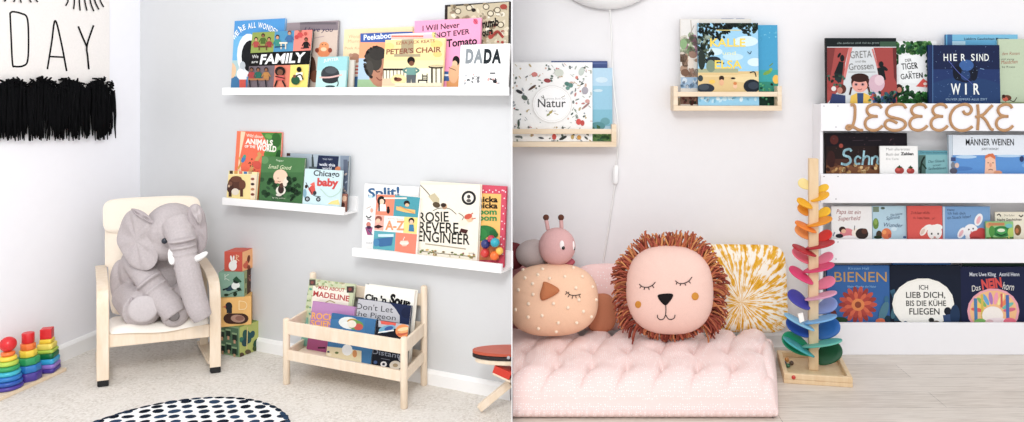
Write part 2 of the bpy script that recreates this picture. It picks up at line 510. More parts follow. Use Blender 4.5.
def piece(c, z, r, hgt, col, label, shape):
    mb = MB(); b = .0028
    if shape == 'round':
        n = 7; prof = [(r - hgt * .45 + hgt * .45 * math.cos(a), hgt / 2 + hgt / 2 * math.sin(a)) for a in [-PI / 2 + PI * k / n for k in range(n + 1)]]
        mb.lathe(c + UP * z, [(.006, .0)] + prof + [(.006, hgt)], 32)
    else:
        sh = sq if shape == 'square' else octa
        seg = 48
        mb.lathe(c + UP * z, [(r - b, 0), (r, b), (r, hgt - b), (r - b, hgt)], seg, shape=sh)
        ang = math.atan2(ax.y, ax.x) + (.38 if shape == 'square' else .2)
        Mx = Matrix.Rotation(ang, 3, 'Z')
        mb.v = [Mx @ (p - c) + c for p in mb.v]
    o = solo('stacking_ring', mb, paint(col), label, 'toy piece', 'rainbow stacking pieces')
    return o
seqs = [
 ('round', [('purple', .047, .018), ('dark blue', .045, .02), ('blue', .042, .021), ('turquoise', .039, .02), ('green', .036, .021), ('lime green', .032, .021), ('yellow', .028, .02), ('orange', .022, .019)], 'ring'),
 ('octagon', [('purple', .043, .034), ('blue', .041, .029), ('green', .037, .029), ('yellow', .028, .028), ('orange', .024, .026)], 'octagonal block'),
 ('square', [('purple', .043, .0175), ('lilac', .042, .0175), ('light blue', .040, .022), ('dark green', .037, .022), ('lime green', .036, .014), ('pale yellow', .031, .024), ('yellow', .024, .018)], 'square block')]
for (pt, where, _), c, (shp, lst, word) in zip(towers, cs, seqs):
    z = .0132; hs_ = {'round': .77, 'octagon': .86, 'square': .86}[shp]
    for i, (col, r, hh) in enumerate(lst):
        hh *= hs_; r *= .92
        pos = 'at the bottom' if i == 0 else 'above the ' + lst[i - 1][0] + ' one'
        piece(c, z, r, hh - .0004, col, f'{col} wooden {word} {pos} of the {where}', shp)
        z += hh
    if shp == 'round':
        mb = MB(); mb.ball(c + UP * (z + .023), .0245, 24, 14)
        solo('stacking_topper', mb, paint('red'), 'red wooden ball on top of the round ring tower at the left edge', 'toy piece', 'rainbow stacking pieces')
    elif shp == 'octagon':
        mb = MB(); mb.lathe(c + UP * z, [(.0165, 0), (.0185, .003), (.0185, .032), (.0165, .0345)], 28)
        solo('stacking_topper', mb, paint('red'), 'red wooden cylinder on top of the middle stacker tower', 'toy piece', 'rainbow stacking pieces')
    else:
        mb = MB(); e = Matrix.Rotation(.5, 3, 'Z') @ ax * .035; f = V3(-e.y, e.x, 0)
        mb.cbox(c + UP * (z + .0176), e, f, UP * .035)
        solo('stacking_topper', mb, paint('red'), 'red wooden cube on top of the square block tower nearest the armchair', 'toy piece', 'rainbow stacking pieces', .002)

# ================================================================== ARMCHAIR
FL = gnd(103, 386.5)
def dirv(deg): return V3(math.cos(math.radians(deg)), math.sin(math.radians(deg)), 0)
cw, cd = dirv(21), dirv(123)
WID = .346
chair = thing('armchair', 'small bentwood birch armchair with cream cushions on the carpet under the banner corner', 'chair', FL + cw * WID / 2 + cd * .2)
def ch(s, t, z): return FL + cw * s + cd * t + UP * z
lw = .036
for s0, side in ((0, 'left'), (WID, 'right')):
    fr_ = MB()
    arm = catmull([ch(s0, .0, .021), ch(s0, 0, .1), ch(s0, 0, .2), ch(s0, .004, .26), ch(s0, .022, .302), ch(s0, .06, .322), ch(s0, .13, .330), ch(s0, .24, .334), ch(s0, .36, .336)], 5)
    fr_.bar(arm, lw, .013, cw)
    part('arm_frame', fr_, birch2, chair, .002)
    fr_ = MB()
    fr_.bar([ch(s0, .0075, .05), ch(s0, .02, .032), ch(s0, .06, .022), ch(s0, .16, .017), ch(s0, .36, .010)], lw, .011, cw)
    part('floor_runner', fr_, birch2, chair, .0015)
    fr_ = MB(); fr_.bar([ch(s0, .30, .016), ch(s0, .315, .16), ch(s0, .335, .325)], lw * .8, .011, cw)
    part('rear_upright', fr_, birch2, chair, .0015)
    ft = MB(); ft.cbox(ch(s0, .004, .0125), cw * .034, cd * .022, UP * .024); part('foot_cap', ft, black_rubber, chair, .004)
xb = MB(); xb.box(ch(lw / 2, .004, .128), cw * (WID - lw), cd * .014, UP * .046); part('front_rail', xb, birch2, chair, .003)
xb = MB(); xb.box(ch(lw / 2, .29, .09), cw * (WID - lw), cd * .012, UP * .03); part('rear_rail', xb, birch2, chair, .002)
cream = plain('cream_chair_cover', 'ecdfce', .9, .06, 300, .4, .15, 300, .001)
lcream = plain('light_cream_seat_cover', 'f3ece2', .9, .05, 300, .4, .15, 300, .001)
def pad(corner_fn, nx_, ny_, th, power=6):
    """soft slab over u,v in 0..1; corner_fn(u,v,h) -> point"""
    m = MB(); N1, N2 = nx_, ny_
    def hh(u, v):
        a = max(abs(2 * u - 1), 0); b_ = abs(2 * v - 1)
        return (max(0, (1 - a ** power)) * max(0, (1 - b_ ** power))) ** .45
    for sgn in (1, -1):
        b0 = len(m.v)
        for j in range(N2 + 1):
            for i in range(N1 + 1):
                u, v = i / N1, j / N2
                m.v.append(corner_fn(u, v, sgn * th / 2 * hh(u, v)))
        for j in range(N2):
            for i in range(N1):
                q = [b0 + j * (N1 + 1) + i, b0 + j * (N1 + 1) + i + 1, b0 + (j + 1) * (N1 + 1) + i + 1, b0 + (j + 1) * (N1 + 1) + i]
                m.face(q if sgn > 0 else q[::-1], (1, 1, 1), True)
    return m
def rnd(u, v, r=.12, asp=1.0):
    """round the corners of the unit square"""
    x, y = 2 * u - 1, 2 * v - 1
    k = (abs(x) ** 10 + abs(y) ** 10)
    k2 = (abs(x) ** 2 + abs(y) ** 2)
    m_ = max(abs(x), abs(y), 1e-6)
    f = 1 - r * (max(0, abs(x * y)) ** 4)
    return (x * f + 1) / 2, (y * f + 1) / 2
swid = .305
def seat_fn(u, v, h):
    u, v = rnd(u, v, .06)
    wd = swid + .012 * (1 - v); s_ = WID / 2 + (u - .5) * wd
    t = -.008 + v * .285
    z = .186 - .028 * v + .004 * math.sin(u * 9) * (1 - v) - (.016 * max(0, 1 - v * 9))
    return ch(s_, t, z + h)
part('seat_cushion', pad(seat_fn, 26, 22, .026), lcream, chair)
BT = .586
def back_pt(u, q, h):
    """q 0 bottom .. 1 top along reclined back"""
    t = .262 + .125 * q - .02 * math.sin(q * PI)
    z = .165 + (BT - .165) * q
    nrm = (V3(0, 0, 0) - cd * .96 + UP * .28)
    wd = .300 + (.022 if z > .35 else 0)
    return ch(WID / 2 + (u - .5) * wd, t, z) + nrm * h
def back_fn(u, v, h):
    u, v = rnd(u, v, .08); return back_pt(u, v, h)
part('back_cushion', pad(back_fn, 24, 40, .03), cream, chair)
def head_fn(u, v, h):
    u, v = rnd(u, v, .12)
    p = back_pt(u, .70 + .305 * v, .016 + h); return p + cw * (u - .5) * .012
part('head_cushion', pad(head_fn, 24, 16, .034, 5), plain('ivory_head_cover', 'f0e4d4', .9, .05, 300, .4, .15, 300, .001), chair)

# ================================================================== PLUSH ELEPHANT
grey = plain('grey_plush', 'b9b0b0', .95, .16, 160, .6, .1, 420, .0016)
greyd = plain('grey_plush_ear_lining', 'aca2a3', .95, .12, 160, .5, .1, 420, .0016)
sole = plain('light_plush_sole', 'c4bcbc', .95, .1, 160, .6, .1, 420, .0016)
eroot = thing('plush_elephant', 'grey plush elephant with long trunk slumped on the cream armchair', 'soft toy', ch(WID / 2, .12, .2))
mb = MB()
def blob(x, y, d, rx, ry, rz=None, rot=0):
    k = d / F; rz = rz if rz is not None else (rx + ry) / 2
    c, s_ = math.cos(math.radians(rot)), math.sin(math.radians(rot))
    mb.ell(W(x, y, d), V3(c, 0, -s_) * rx * k, V3(0, 1, 0) * rz * k, V3(s_, 0, c) * ry * k, 20, 14)
def limb(pts, seg=14):
    """pts: (x, y, d, r px)"""
    q = catmull([W(x, y, d) for x, y, d, r in pts], 6); rs = []
    n = len(pts)
    for i in range(n - 1):
        for k in range(6): rs.append((pts[i][3] + (pts[i + 1][3] - pts[i][3]) * k / 6) * pts[i][2] / F)
    rs.append(pts[-1][3] * pts[-1][2] / F)
    mb.tube(q, rs, seg)
blob(158, 290, 2.80, 34, 34, 30)                                        # belly
blob(150, 268, 2.80, 28, 30, 26)                                        # chest
blob(172, 228, 2.72, 25, 25, 25)                                        # skull
blob(165, 243, 2.70, 16, 18, 17)                                        # left cheek
blob(184, 238, 2.70, 15, 20, 16)
limb([(180, 226, 2.67, 17), (182, 238, 2.63, 13.2), (185, 254, 2.60, 11.2), (187, 266, 2.59, 11.2), (190, 280, 2.585, 11.5), (194, 295, 2.585, 11.2), (199, 310, 2.585, 10.4), (203, 318, 2.59, 9.0)])  # trunk
for y_, x_, w_ in ((240, 182.3, 12.6), (246.5, 183.4, 12.0), (253, 184.6, 11.6), (259.5, 185.7, 11.5), (266, 186.8, 11.5), (273, 188.4, 11.4)):                   # trunk folds
    blob(x_, y_, 2.594, w_ + .9, 2.5, w_ * .98, -8)
limb([(134, 262, 2.74, 11), (146, 276, 2.67, 12), (154, 287, 2.645, 12.5), (160, 297, 2.63, 12.5), (170, 306, 2.62, 12.5), (176, 314, 2.62, 12)])  # arm to right paw
for x_, y_ in ((149, 281), (155, 289), (162, 297)): blob(x_, y_, 2.635, 13.6, 3.2, 13.4, -40)
limb([(128, 296, 2.72, 15), (136, 304, 2.66, 16), (142, 309, 2.625, 18)])                                                      # left leg
blob(142, 308, 2.632, 19.2, 18.6, 15)
limb([(184, 290, 2.72, 13), (187, 300, 2.68, 13.5), (187, 312, 2.665, 12.5)])                                                   # right leg behind trunk
blob(175, 314, 2.635, 13, 12.8, 12)
blob(124, 285, 2.80, 11, 26, 14, -8)
elephant = remeshed('body', mb, grey, eroot, .0042, 2)
def flap(pts_d, th, name, mat, n=7):
    """ear from an outline of (x, y, d) with a bulged middle"""
    loop = catmull([W(*p) for p in pts_d], n, True)
    cen = sum(loop, V3(0, 0, 0)) / len(loop)
    m = MB(); rings = [1, .93, .8, .6, .35]; N = len(loop)
    nrm = V3(0, 0, 0)
    for i in range(N): nrm += (loop[i] - cen).cross(loop[(i + 1) % N] - cen)
    nrm.normalize()
    if nrm.y > 0: nrm = -nrm
    for sg in (1, -1):
        b0 = len(m.v)
        for r in rings:
            for i, p in enumerate(loop):
                wv = .0035 * math.sin(i * .55) * (1 - abs(r - .6))
                m.v.append(cen + (p - cen) * r + nrm * (sg * th * (1 - r ** 3) ** .5 + wv))
        m.v.append(cen + nrm * sg * th)
        for k in range(len(rings) - 1):
            for i in range(N):
                j = (i + 1) % N; a_ = b0 + k * N
                m.face([a_ + i, a_ + j, a_ + N + j, a_ + N + i], (1, 1, 1), True)
        a_ = b0 + (len(rings) - 1) * N
        for i in range(N): m.face([a_ + i, a_ + (i + 1) % N, b0 + len(rings) * N], (1, 1, 1), True)
    return part(name, m, mat, eroot)
flap([(131, 210, 2.66), (142, 214, 2.645), (152, 222, 2.645), (157, 238, 2.65), (158, 256, 2.645), (152, 268, 2.63), (141, 270, 2.63), (130, 264, 2.64), (120, 250, 2.66), (117, 236, 2.68), (123, 219, 2.68)], .010, 'ear', grey)
flap([(131, 209, 2.655), (140, 210, 2.64), (149, 216, 2.635), (153, 223, 2.63), (146, 221, 2.625), (137, 216, 2.635)], .006, 'ear_fold', greyd)
flap([(189, 208, 2.645), (197, 204, 2.655), (204, 212, 2.665), (207, 227, 2.67), (207, 242, 2.665), (203, 251, 2.655), (196, 254, 2.645), (191, 245, 2.64), (188, 225, 2.64)], .009, 'ear', greyd)
flap([(191, 209, 2.625), (197, 205, 2.63), (202, 214, 2.64), (200, 224, 2.635), (195, 218, 2.625)], .005, 'ear_fold', grey)
ivory = plain('white_tusk_felt', 'f4f2f0', .8, .03, 200, .3)
m = MB(); m.tube(catmull([W(172, 250, 2.60), W(172, 257, 2.575), W(172.3, 264.5, 2.56)], 5), [.011, .0125, .0128, .0128, .0125, .0125, .012, .0115, .0105, .0085, .004], 12); part('tusk', m, ivory, eroot)
m = MB(); m.tube(catmull([W(194, 260, 2.60), W(200, 257, 2.585), W(207, 252.5, 2.58)], 5), [.010, .0112, .012, .012, .0115, .011, .0105, .010, .009, .0075, .004], 12); part('tusk', m, ivory, eroot)
m = MB(); m.ell(W(164.5, 241, 2.618), V3(.0095, .002, 0), V3(-.001, .008, 0), V3(0, 0, .0105), 16, 10); part('eye', m, plain('dark_eye', '2c3038', .15, 0, 10), eroot)
m = MB(); m.ell(W(143, 309, 2.580), V3(.047, .01, 0), V3(-.002, .012, .004), V3(0, .004, .045), 22, 12); part('sole_pad', m, sole, eroot)
m = MB(); m.ell(W(131, 301, 2.592), V3(.009, -.01, 0), V3(.004, .006, 0), V3(.004, 0, .013), 12, 8); part('toe_patch', m, greyd, eroot)
dk = plain('dark_plush_sole', '77716f', .95, .15, 160, .5, .1, 420, .0016)
m = MB(); m.ell(W(174, 316, 2.592), V3(.020, 0, 0), V3(0, .008, 0), V3(0, .002, .018), 14, 8); part('sole_pad', m, dk, eroot, label='dark grey sole patch')
m = MB(); m.ell(W(184, 303, 2.632), V3(.013, .006, 0), V3(0, .01, 0), V3(0, .002, .026), 14, 8); part('sole_pad', m, dk, eroot, label='dark grey sole patch')

# ================================================================== NESTING BLOCKS
cardm = attrmat('printed_card', .55, .2, gamma=1.15)
def block(c, ang, s_, z, base, label, top=None, side=None, hh=None):
    """c: centre on the ground; returns (root, mb, front Face, side Face)"""
    u = dirv(ang); v = dirv(ang + 90); h_ = hh or s_
    o = V3(c.x, c.y, z) - u * s_ / 2 - v * s_ / 2
    r = thing('stacking_block', label, 'block', V3(c.x, c.y, z), 'stacked picture blocks beside the armchair')
    m = MB(); m.box(o, u * s_, v * s_, UP * h_, lin(base))
    f1 = Face(m, o, u, UP, s_, h_, .0003); f1.n = -v
    f2 = Face(m, o + u * s_, v, UP, s_, h_, .0003); f2.n = u
    f3 = Face(m, o, -v, UP, s_, h_, .0003); f3.o = o + v * s_; f3.n = -u
    m2 = (r, m, f1, f2, f3); return m2
B7 = (205, 290, 5.63); B6 = (205, 240, 6.03)
bc = gnd(236, 358) + V3(-.018, .08, 0)
r, m, f1, f2, f3 = block(bc, 66, .112, .001, '86a35c', 'green picture block with leaves and clover, largest at the bottom of the block tower')
# f3 is the left visible face, f1 the right visible face
for f in (f1, f3): f.view = B7
f3.full(.0, 0, 1, 1, '8aa87e').full(.05, .05, .95, .95, '5e7f63')
for i, (x, y) in enumerate(((.2, .68), (.5, .75), (.8, .66), (.25, .22), (.55, .3), (.82, .2))):
    f3.full(x - .1, y - .12, x + .1, y + .1, '2d3d34'); f3.full(x - .04, y - .22, x + .05, y - .1, 'c8a07e'); f3.full(x - .12, y + .08, x + .12, y + .14, '98b58c')
f1.full(0, 0, 1, 1, 'b7be6a')
f1.E(236, 262, 24, 40, '2f5f5a', -15).E(265, 250, 14, 22, '2a5a62', 20).E(205, 280, 13, 16, '3a7a66').E(225, 295, 18, 24, '274e58', 25).E(285, 300, 14, 26, '2f5844', 20).E(205, 365, 14, 14, '5d4a3a').E(240, 348, 17, 14, '6b5a44').E(280, 330, 15, 14, '4e5d3a').S([(236, 210), (232, 330)], 5, 'd8c78a')
part('box', m, cardm, r)
bc3 = bc + V3(-.012, -.005, 0)
r, m, f1, f2, f3 = block(bc3, 20, .108, .1135, 'e2b25e', 'yellow picture block with brown duck and letter D, second from the tower bottom')
f1.view = B7
f1.R(85, 35, 262, 215, 'e8b765').E(134, 92, 20, 24, '2b3038').R(122, 95, 152, 130, '2b3038').G([(118, 88), (95, 96), (118, 100)], 'c65a34')
f1.E(140, 160, 36, 30, '4a2c20').E(205, 160, 40, 29, '4a2c20').R(140, 131, 210, 190, '4a2c20').E(185, 160, 40, 22, 'b08a78', 5).E(195, 158, 24, 14, '95695a')
f1.S([(192, 60), (192, 108)], 5, 'f6dda8').S([(192, 60), (225, 66), (236, 85), (225, 105), (192, 108)], 5, 'f6dda8')
f2.full(0, 0, 1, 1, 'd8a550')
part('box', m, cardm, r)
bc2 = bc3 + V3(-.004, 0, 0)
r, m, f1, f2, f3 = block(bc2, 5, .094, .222, '8fb09a', 'sage green picture block with bird and letter K, third from the tower bottom')
f1.view = B6; f2.view = B6
f1.R(95, 180, 255, 350, '8db09c').E(165, 285, 42, 16, '33505e', -28).E(185, 275, 26, 22, 'e8ece8', -20).E(190, 245, 20, 17, '2c4038').G([(168, 238), (190, 218), (222, 250), (215, 256)], '2f5a40').S([(110, 300), (140, 290)], 10, '23343c').E(205, 295, 14, 9, '20382c').E(183, 325, 12, 14, '25402e', 20).E(130, 330, 14, 8, '25402e').S([(130, 335), (180, 312), (225, 300)], 4, '3b4a34')
f1.S([(122, 205), (122, 240)], 4, 'd3e0d4').S([(145, 205), (122, 224), (148, 242)], 4, 'd3e0d4')
f2.full(0, 0, 1, 1, '5a3d2c').full(0, 0, .3, 1, 'a9b07a').full(.1, .1, .22, .3, '3c5a38').full(.1, .5, .22, .7, '3c5a38').speck(262, 200, 300, 330, 22, 7, ['2e1f18', '8a5a48', 'b77a6a', '3a3a2a'], 4)
part('box', m, cardm, r)
bc1 = bc2 + V3(.012, .0, 0)
r, m, f1, f2, f3 = block(bc1, -8, .074, .317, 'd2522f', 'small red picture block with white rabbit and letter R, topmost of the block tower')
f1.view = B6; f2.view = B6
f1.R(128, 70, 222, 200, 'd0492c').E(168, 155, 25, 30, 'f2f0ec').E(180, 132, 14, 13, 'f2f0ec').E(160, 112, 6, 20, 'f2f0ec', -12).E(174, 108, 5, 16, 'f2f0ec', 5).S([(190, 88), (190, 125)], 4, 'f3c9a0').S([(190, 90), (206, 98), (192, 108), (208, 126)], 4, 'f3c9a0')
f2.full(0, 0, 1, 1, 'efb277').E(262, 115, 9, 25, '7a3a22', 8).E(245, 155, 17, 18, 'cf5a30').E(250, 135, 9, 9, 'cf5a30').E(262, 165, 10, 14, '8a4424')
m.box(V3(0, 0, 0), V3(.0001, 0, 0), V3(0, .0001, 0), V3(0, 0, .0001)) if False else None
part('box', m, cardm, r)
# ================================================================== LEFT PICTURE LEDGES
white_lac = plain('white_lacquer', 'f7f6f5', .35, .01, 30)
def ledge(x0, x1, z0, z1, label, cut=False):
    A = W1.at(x0, .078); B = W1.at(x1, .078)
    u = B - A; w = u.length; u.normalize()
    # slide both ends back to the wall plane
    o = A - W1.n * .078
    r = thing('picture_ledge', label, 'shelf', o + u * w / 2 + UP * z0, 'white picture ledges on the grey wall')
    end = lambda off: (W1.at(x1, off) - o).dot(u) if cut else w      # the long ledge is scribed to the end of its wall
    def slab(nm, o0, o1, za, zb, bev=0):
        m = MB(); m.prism([o + W1.n * o0, o + W1.n * o0 + u * end(o0), o + W1.n * o1 + u * end(o1), o + W1.n * o1], UP * (zb - za))
        m.v = [p + UP * za for p in m.v]; part(nm, m, white_lac, r, bev)
    slab('shelf_board', 0, .066, z0, z0 + .007); slab('front_lip', .066, .078, z0, z1, .0015); slab('back_rail', 0, .008, z0 + .007, z0 + .057)
    return z0 + .0074
L1 = ledge(222, 509.3, .989, 1.0165, 'long white picture ledge, highest on the grey wall', True)
L2 = ledge(222, 343, .567, .594, 'short white picture ledge on the left below the long one')
L3 = ledge(352, 501, .427, .456, 'white picture ledge lowest on the grey wall near the divide')
G1 = 'picture books on the long top ledge'; G2 = 'picture books on the short left ledge'; G3 = 'picture books on the lowest white ledge'
A1_ = (225, 10, 4.965); A2_ = (300, 10, 4.965); A3_ = (375, 10, 4.96); A4_ = (440, 0, 4.44)
SK = 'b98a6a'; DK = '2a2422'
# a: blue astronaut
b = Book(W1, 230.5, 281, L1, 21, .030, 4, '4aa7dc', 'blue picture book with white space helmet and curved title, left end of top ledge', group=G1); b.view = A1_
b.R(20, 40, 300, 130, '3f9fd8').R(20, 130, 120, 250, '6fbce4').R(20, 250, 110, 330, 'b7d3d6').R(20, 330, 110, 395, '3f84b0').E(30, 300, 26, 40, 'e9c9a4')
b.E(118, 225, 58, 108, 'eef1f2').E(128, 230, 46, 80, '23262c').E(82, 300, 16, 26, 'd9dde0').E(78, 318, 20, 26, 'f3f4f4').R(70, 300, 108, 345, 'eceeef').R(72, 345, 104, 395, 'd9502f').E(88, 275, 14, 20, 'c6ccd0')
for s_, x0, y0, x1, y1 in (("W", 46, 152, 62, 132), ("E", 62, 130, 73, 115), ("'", 74, 108, 79, 104), ("R", 80, 112, 92, 101), ("E", 94, 101, 105, 94), ("A", 116, 95, 131, 90), ("L", 133, 90, 142, 88), ("L", 145, 88, 154, 87), ("W", 164, 88, 186, 91), ("O", 187, 92, 203, 96), ("N", 205, 97, 219, 102), ("D", 221, 104, 233, 110), ("E", 235, 112, 245, 118), ("R", 247, 120, 258, 127)):
    b.T(s_, x0, y0, x1, 26, 'f6f8f8', y1, .02)
b.done()
# c: grey 'love you'
b = Book(W1, 283, 334.5, L1, 23, .031, 4.4, 'a79a9e', "mauve grey book reading love you above a small orange animal on top ledge", group=G1, spine='6c6468'); b.view = A2_
b.R(0, 60, 188, 100, '94888e').R(30, 100, 190, 385, 'd9c6b8').R(0, 60, 180, 72, '7d747a')
b.T('I love you', 20, 106, 164, 20, '4a3a63', 108, .01, .25)
b.S([(70, 140), (120, 130)], 3, 'b59aa0').E(118, 205, 34, 30, 'e08a4a').E(120, 178, 24, 20, 'e59a5c').E(118, 195, 15, 10, 'f0cfa8').E(85, 200, 10, 12, '9c4a2a').E(150, 200, 10, 12, '9c4a2a').E(112, 172, 2.5, 2.5, DK).E(128, 172, 2.5, 2.5, DK).E(60, 290, 20, 60, '6b4a3a').E(75, 330, 25, 30, '8f5b40')
b.done()
# e: cream
b = Book(W1, 341, 409.5, L1, 29.5, .026, 4.4, 'f1ddb4', 'wide cream book with mouse in striped shirt, half hidden on top ledge', group=G1); b.view = A2_
b.T('Wendell', 240, 140, 318, 18, 'd8b88c').T('Morris', 238, 163, 305, 16, 'd8b88c').T('Peek Kids', 222, 195, 310, 12, 'd2b186')
b.E(273, 240, 26, 26, 'b98d72').E(252, 225, 9, 10, 'c69d84').R(250, 262, 296, 330, 'e7dcd0')
for y in (275, 292, 309): b.R(250, y, 296, y + 8, 'c4503c')
b.R(248, 330, 290, 385, '4d7ea8').R(225, 330, 246, 385, 'caa27c').E(232, 300, 8, 50, '3c3430')
b.done()
# f: peekaboo
b = Book(W1, 357, 421, L1, 33.5, .041, 4.6, 'f0a878', 'book with blue title band above a large curly haired face, middle of top ledge', group=G1, spine='2f58a0'); b.view = A2_
b.R(300, 108, 560, 160, '3a66b0').T('Peekaboo', 316, 150, 455, 26, 'eef2f8', 138, .02)
b.R(280, 160, 470, 240, 'f2a878').R(280, 240, 345, 350, 'b7cfe2').R(280, 345, 470, 392, 'a9c8a0').E(395, 290, 58, 92, 'c28d70').E(365, 245, 40, 58, '54504a', -20).E(385, 215, 42, 35, '4a4642').E(345, 290, 20, 40, '5c5852')
rn = random.Random(5)
for _ in range(26):
    a_ = rn.uniform(2.0, 4.9); b.E(378 + 56 * math.cos(a_), 262 + 78 * math.sin(a_), 8, 8, rn.choice(['3f3b38', '4f4a46', '5a5550']), 0, 8); b.k -= 1
b.k += 1; b.S([(375, 300), (385, 308), (397, 305)], 4, '5a3a30').S([(380, 335), (395, 348), (410, 345)], 4, '8e4a40').E(408, 320, 8, 10, 'b47a5e')
b.done()
# i: pink
b = Book(W1, 412, 478.5, L1, 21, .040, 3.6, 'f2a3c6', 'bright pink book with black hand lettering about a tomato, right half of top ledge', group=G1); b.view = A4_
b.view = A3_; b.T('I Will Never', 236, 105, 420, 26, '2a1c22', 86, .015).T('NOT EVER', 300, 138, 470, 24, '2a1c22', 118, .02)
b.view = A4_; b.T('eat a Tomato', -60, 218, 165, 32, '2a1c22', 196, .03).E(158, 96, 10, 12, 'd8507a').S([(150, 85), (166, 105)], 4, 'c0395e')
b.view = A3_; b.E(440, 300, 60, 50, 'e7b791').R(355, 330, 520, 385, 'dba05c').R(335, 305, 368, 352, '3a6ea8').R(338, 318, 366, 328, 'dfe6ee')
b.view = A4_; b.E(72, 270, 16, 22, '2a1c22').E(66, 285, 12, 16, 'e9c39c').E(60, 330, 22, 40, 'e4b68a').S([(40, 300), (70, 312)], 3, '7a4a3a')
b.done()
# j: dark ornate
b = Book(W1, 443, 508, L1, 5, .021, 2.2, '3a2f2a', 'dark brown bordered book with busy cream pattern, tallest on the top ledge', group=G1, thick=.009); b.view = A4_
b.G([(34, 30), (306, 8), (300, 372), (30, 378)], 'c9bda3')
b.speck(40, 14, 300, 190, 70, 11, ['b09f80', 'ded3bb', '8f8068', 'd2c6ac', 'a4917a', 'e7dfcc'], 8)
b.speck(200, 60, 300, 200, 22, 9, ['b5432e', 'd8cdb8', '7d5a48', 'e4dccb'], 9)
for c_ in ((80, 50), (130, 35), (205, 30), (255, 45), (270, 110), (225, 60)): b.E(*c_, 15, 14, '6e6250').E(*c_, 11, 10, 'd9cfb8')
b.T('numb', 190, 125, 262, 34, '1d1815', 112, .04).T('ours', 190, 162, 236, 30, '1d1815', 150, .04).S([(230, 165), (255, 140), (280, 165)], 12, 'b5432e').E(283, 30, 16, 12, 'a9442c').E(150, 45, 10, 8, '3a2f2a')
b.done()
# g: thin white/orange
b = Book(W1, 388, 432.5, L1, 34, .0505, 5.2, 'f3efe9', 'white book showing a strip with red orange stripes above the cream chair book', group=G1, thick=.005); b.view = A3_
b.R(60, 112, 290, 124, 'f6ece6').R(60, 126, 240, 134, 'e1603a').R(60, 137, 240, 141, 'd87a5c').R(240, 120, 290, 150, 'f0c4d0').E(302, 122, 20, 20, 'e8d58a').T('S', 294, 132, 312, 20, '2c4a3c', bold=.03)
b.done()
# h: chair book
b = Book(W1, 381.5, 441.5, L1, 40, .0635, 6.5, 'f4e3ae', "cream book reading PETER'S CHAIR with standing child and tiny chair on top ledge", group=G1); b.view = A3_
b.R(30, 140, 350, 250, 'f1dca0').G([(132, 142), (192, 140), (192, 215), (128, 218)], 'b7a888').R(95, 218, 225, 232, 'b9ab8c').E(70, 180, 26, 18, 'f0d488').E(305, 170, 30, 20, 'efd07c').E(310, 220, 22, 14, 'ecca78')
b.T('EZRA JACK KEATS', 106, 172, 296, 14, 'a86a48', 160, .01).T("PETER'S", 56, 220, 190, 24, '9a5a40', 214, .02).T('CHAIR', 202, 213, 328, 25, '9a5a40', 208, .02)
b.R(25, 288, 350, 380, 'f7eed2').R(36, 290, 146, 300, '3c342e')
for x in (40, 56, 72, 90, 108, 126, 142): b.R(x, 300, x + 4, 345, '5a5048')
b.R(30, 340, 150, 376, 'e9c7a8').E(118, 345, 40, 26, 'efd9a2').E(115, 345, 20, 10, '8a5038').E(104, 340, 9, 7, '5a3324')
b.E(180, 252, 19, 20, '231c1a').E(182, 265, 13, 12, '8a5a40').G([(160, 285), (202, 285), (206, 330), (156, 330)], '7ea8a0').S([(160, 288), (142, 300), (160, 312)], 9, '7ea8a0').S([(202, 288), (218, 300), (200, 312)], 9, '7ea8a0').G([(157, 322), (205, 322), (202, 378), (184, 378), (181, 340), (177, 378), (158, 378)], '6d7276')
b.R(215, 345, 262, 352, '262a34').R(214, 345, 219, 378, '262a34').R(256, 345, 261, 378, '262a34').R(235, 318, 239, 346, '262a34').R(258, 316, 262, 346, '262a34').R(237, 325, 262, 331, '262a34').R(236, 336, 262, 340, '262a34')
b.E(308, 282, 42, 9, '3a332e').E(308, 279, 36, 5, 'd8c8a0').R(280, 288, 288, 378, '3a332e').R(326, 288, 332, 378, '3a332e').R(302, 288, 307, 360, '3a332e').R(100, 362, 350, 380, 'e2d9c0')
b.done()
# d: small planet
b = Book(W1, 315, 344.8, L1, 57, .0635, 6.5, '8fcdd2', 'small pale teal book with a dark ringed planet on the top ledge', group=G1); b.view = A2_
b.R(70, 230, 240, 392, 'a6d8da').R(70, 300, 240, 392, 'c3e3de').E(150, 320, 46, 42, '4c5054').E(155, 300, 30, 16, '62676b').E(150, 345, 40, 20, '3f4347').S([(98, 335), (150, 334), (208, 322)], 8, 'e9c3bc').T('JUPITER', 118, 258, 192, 14, 'e9f6f4', 250, .02).S([(186, 345), (190, 365), (184, 378)], 5, '4c5054').E(150, 380, 24, 6, '3f5a5c')
b.done()
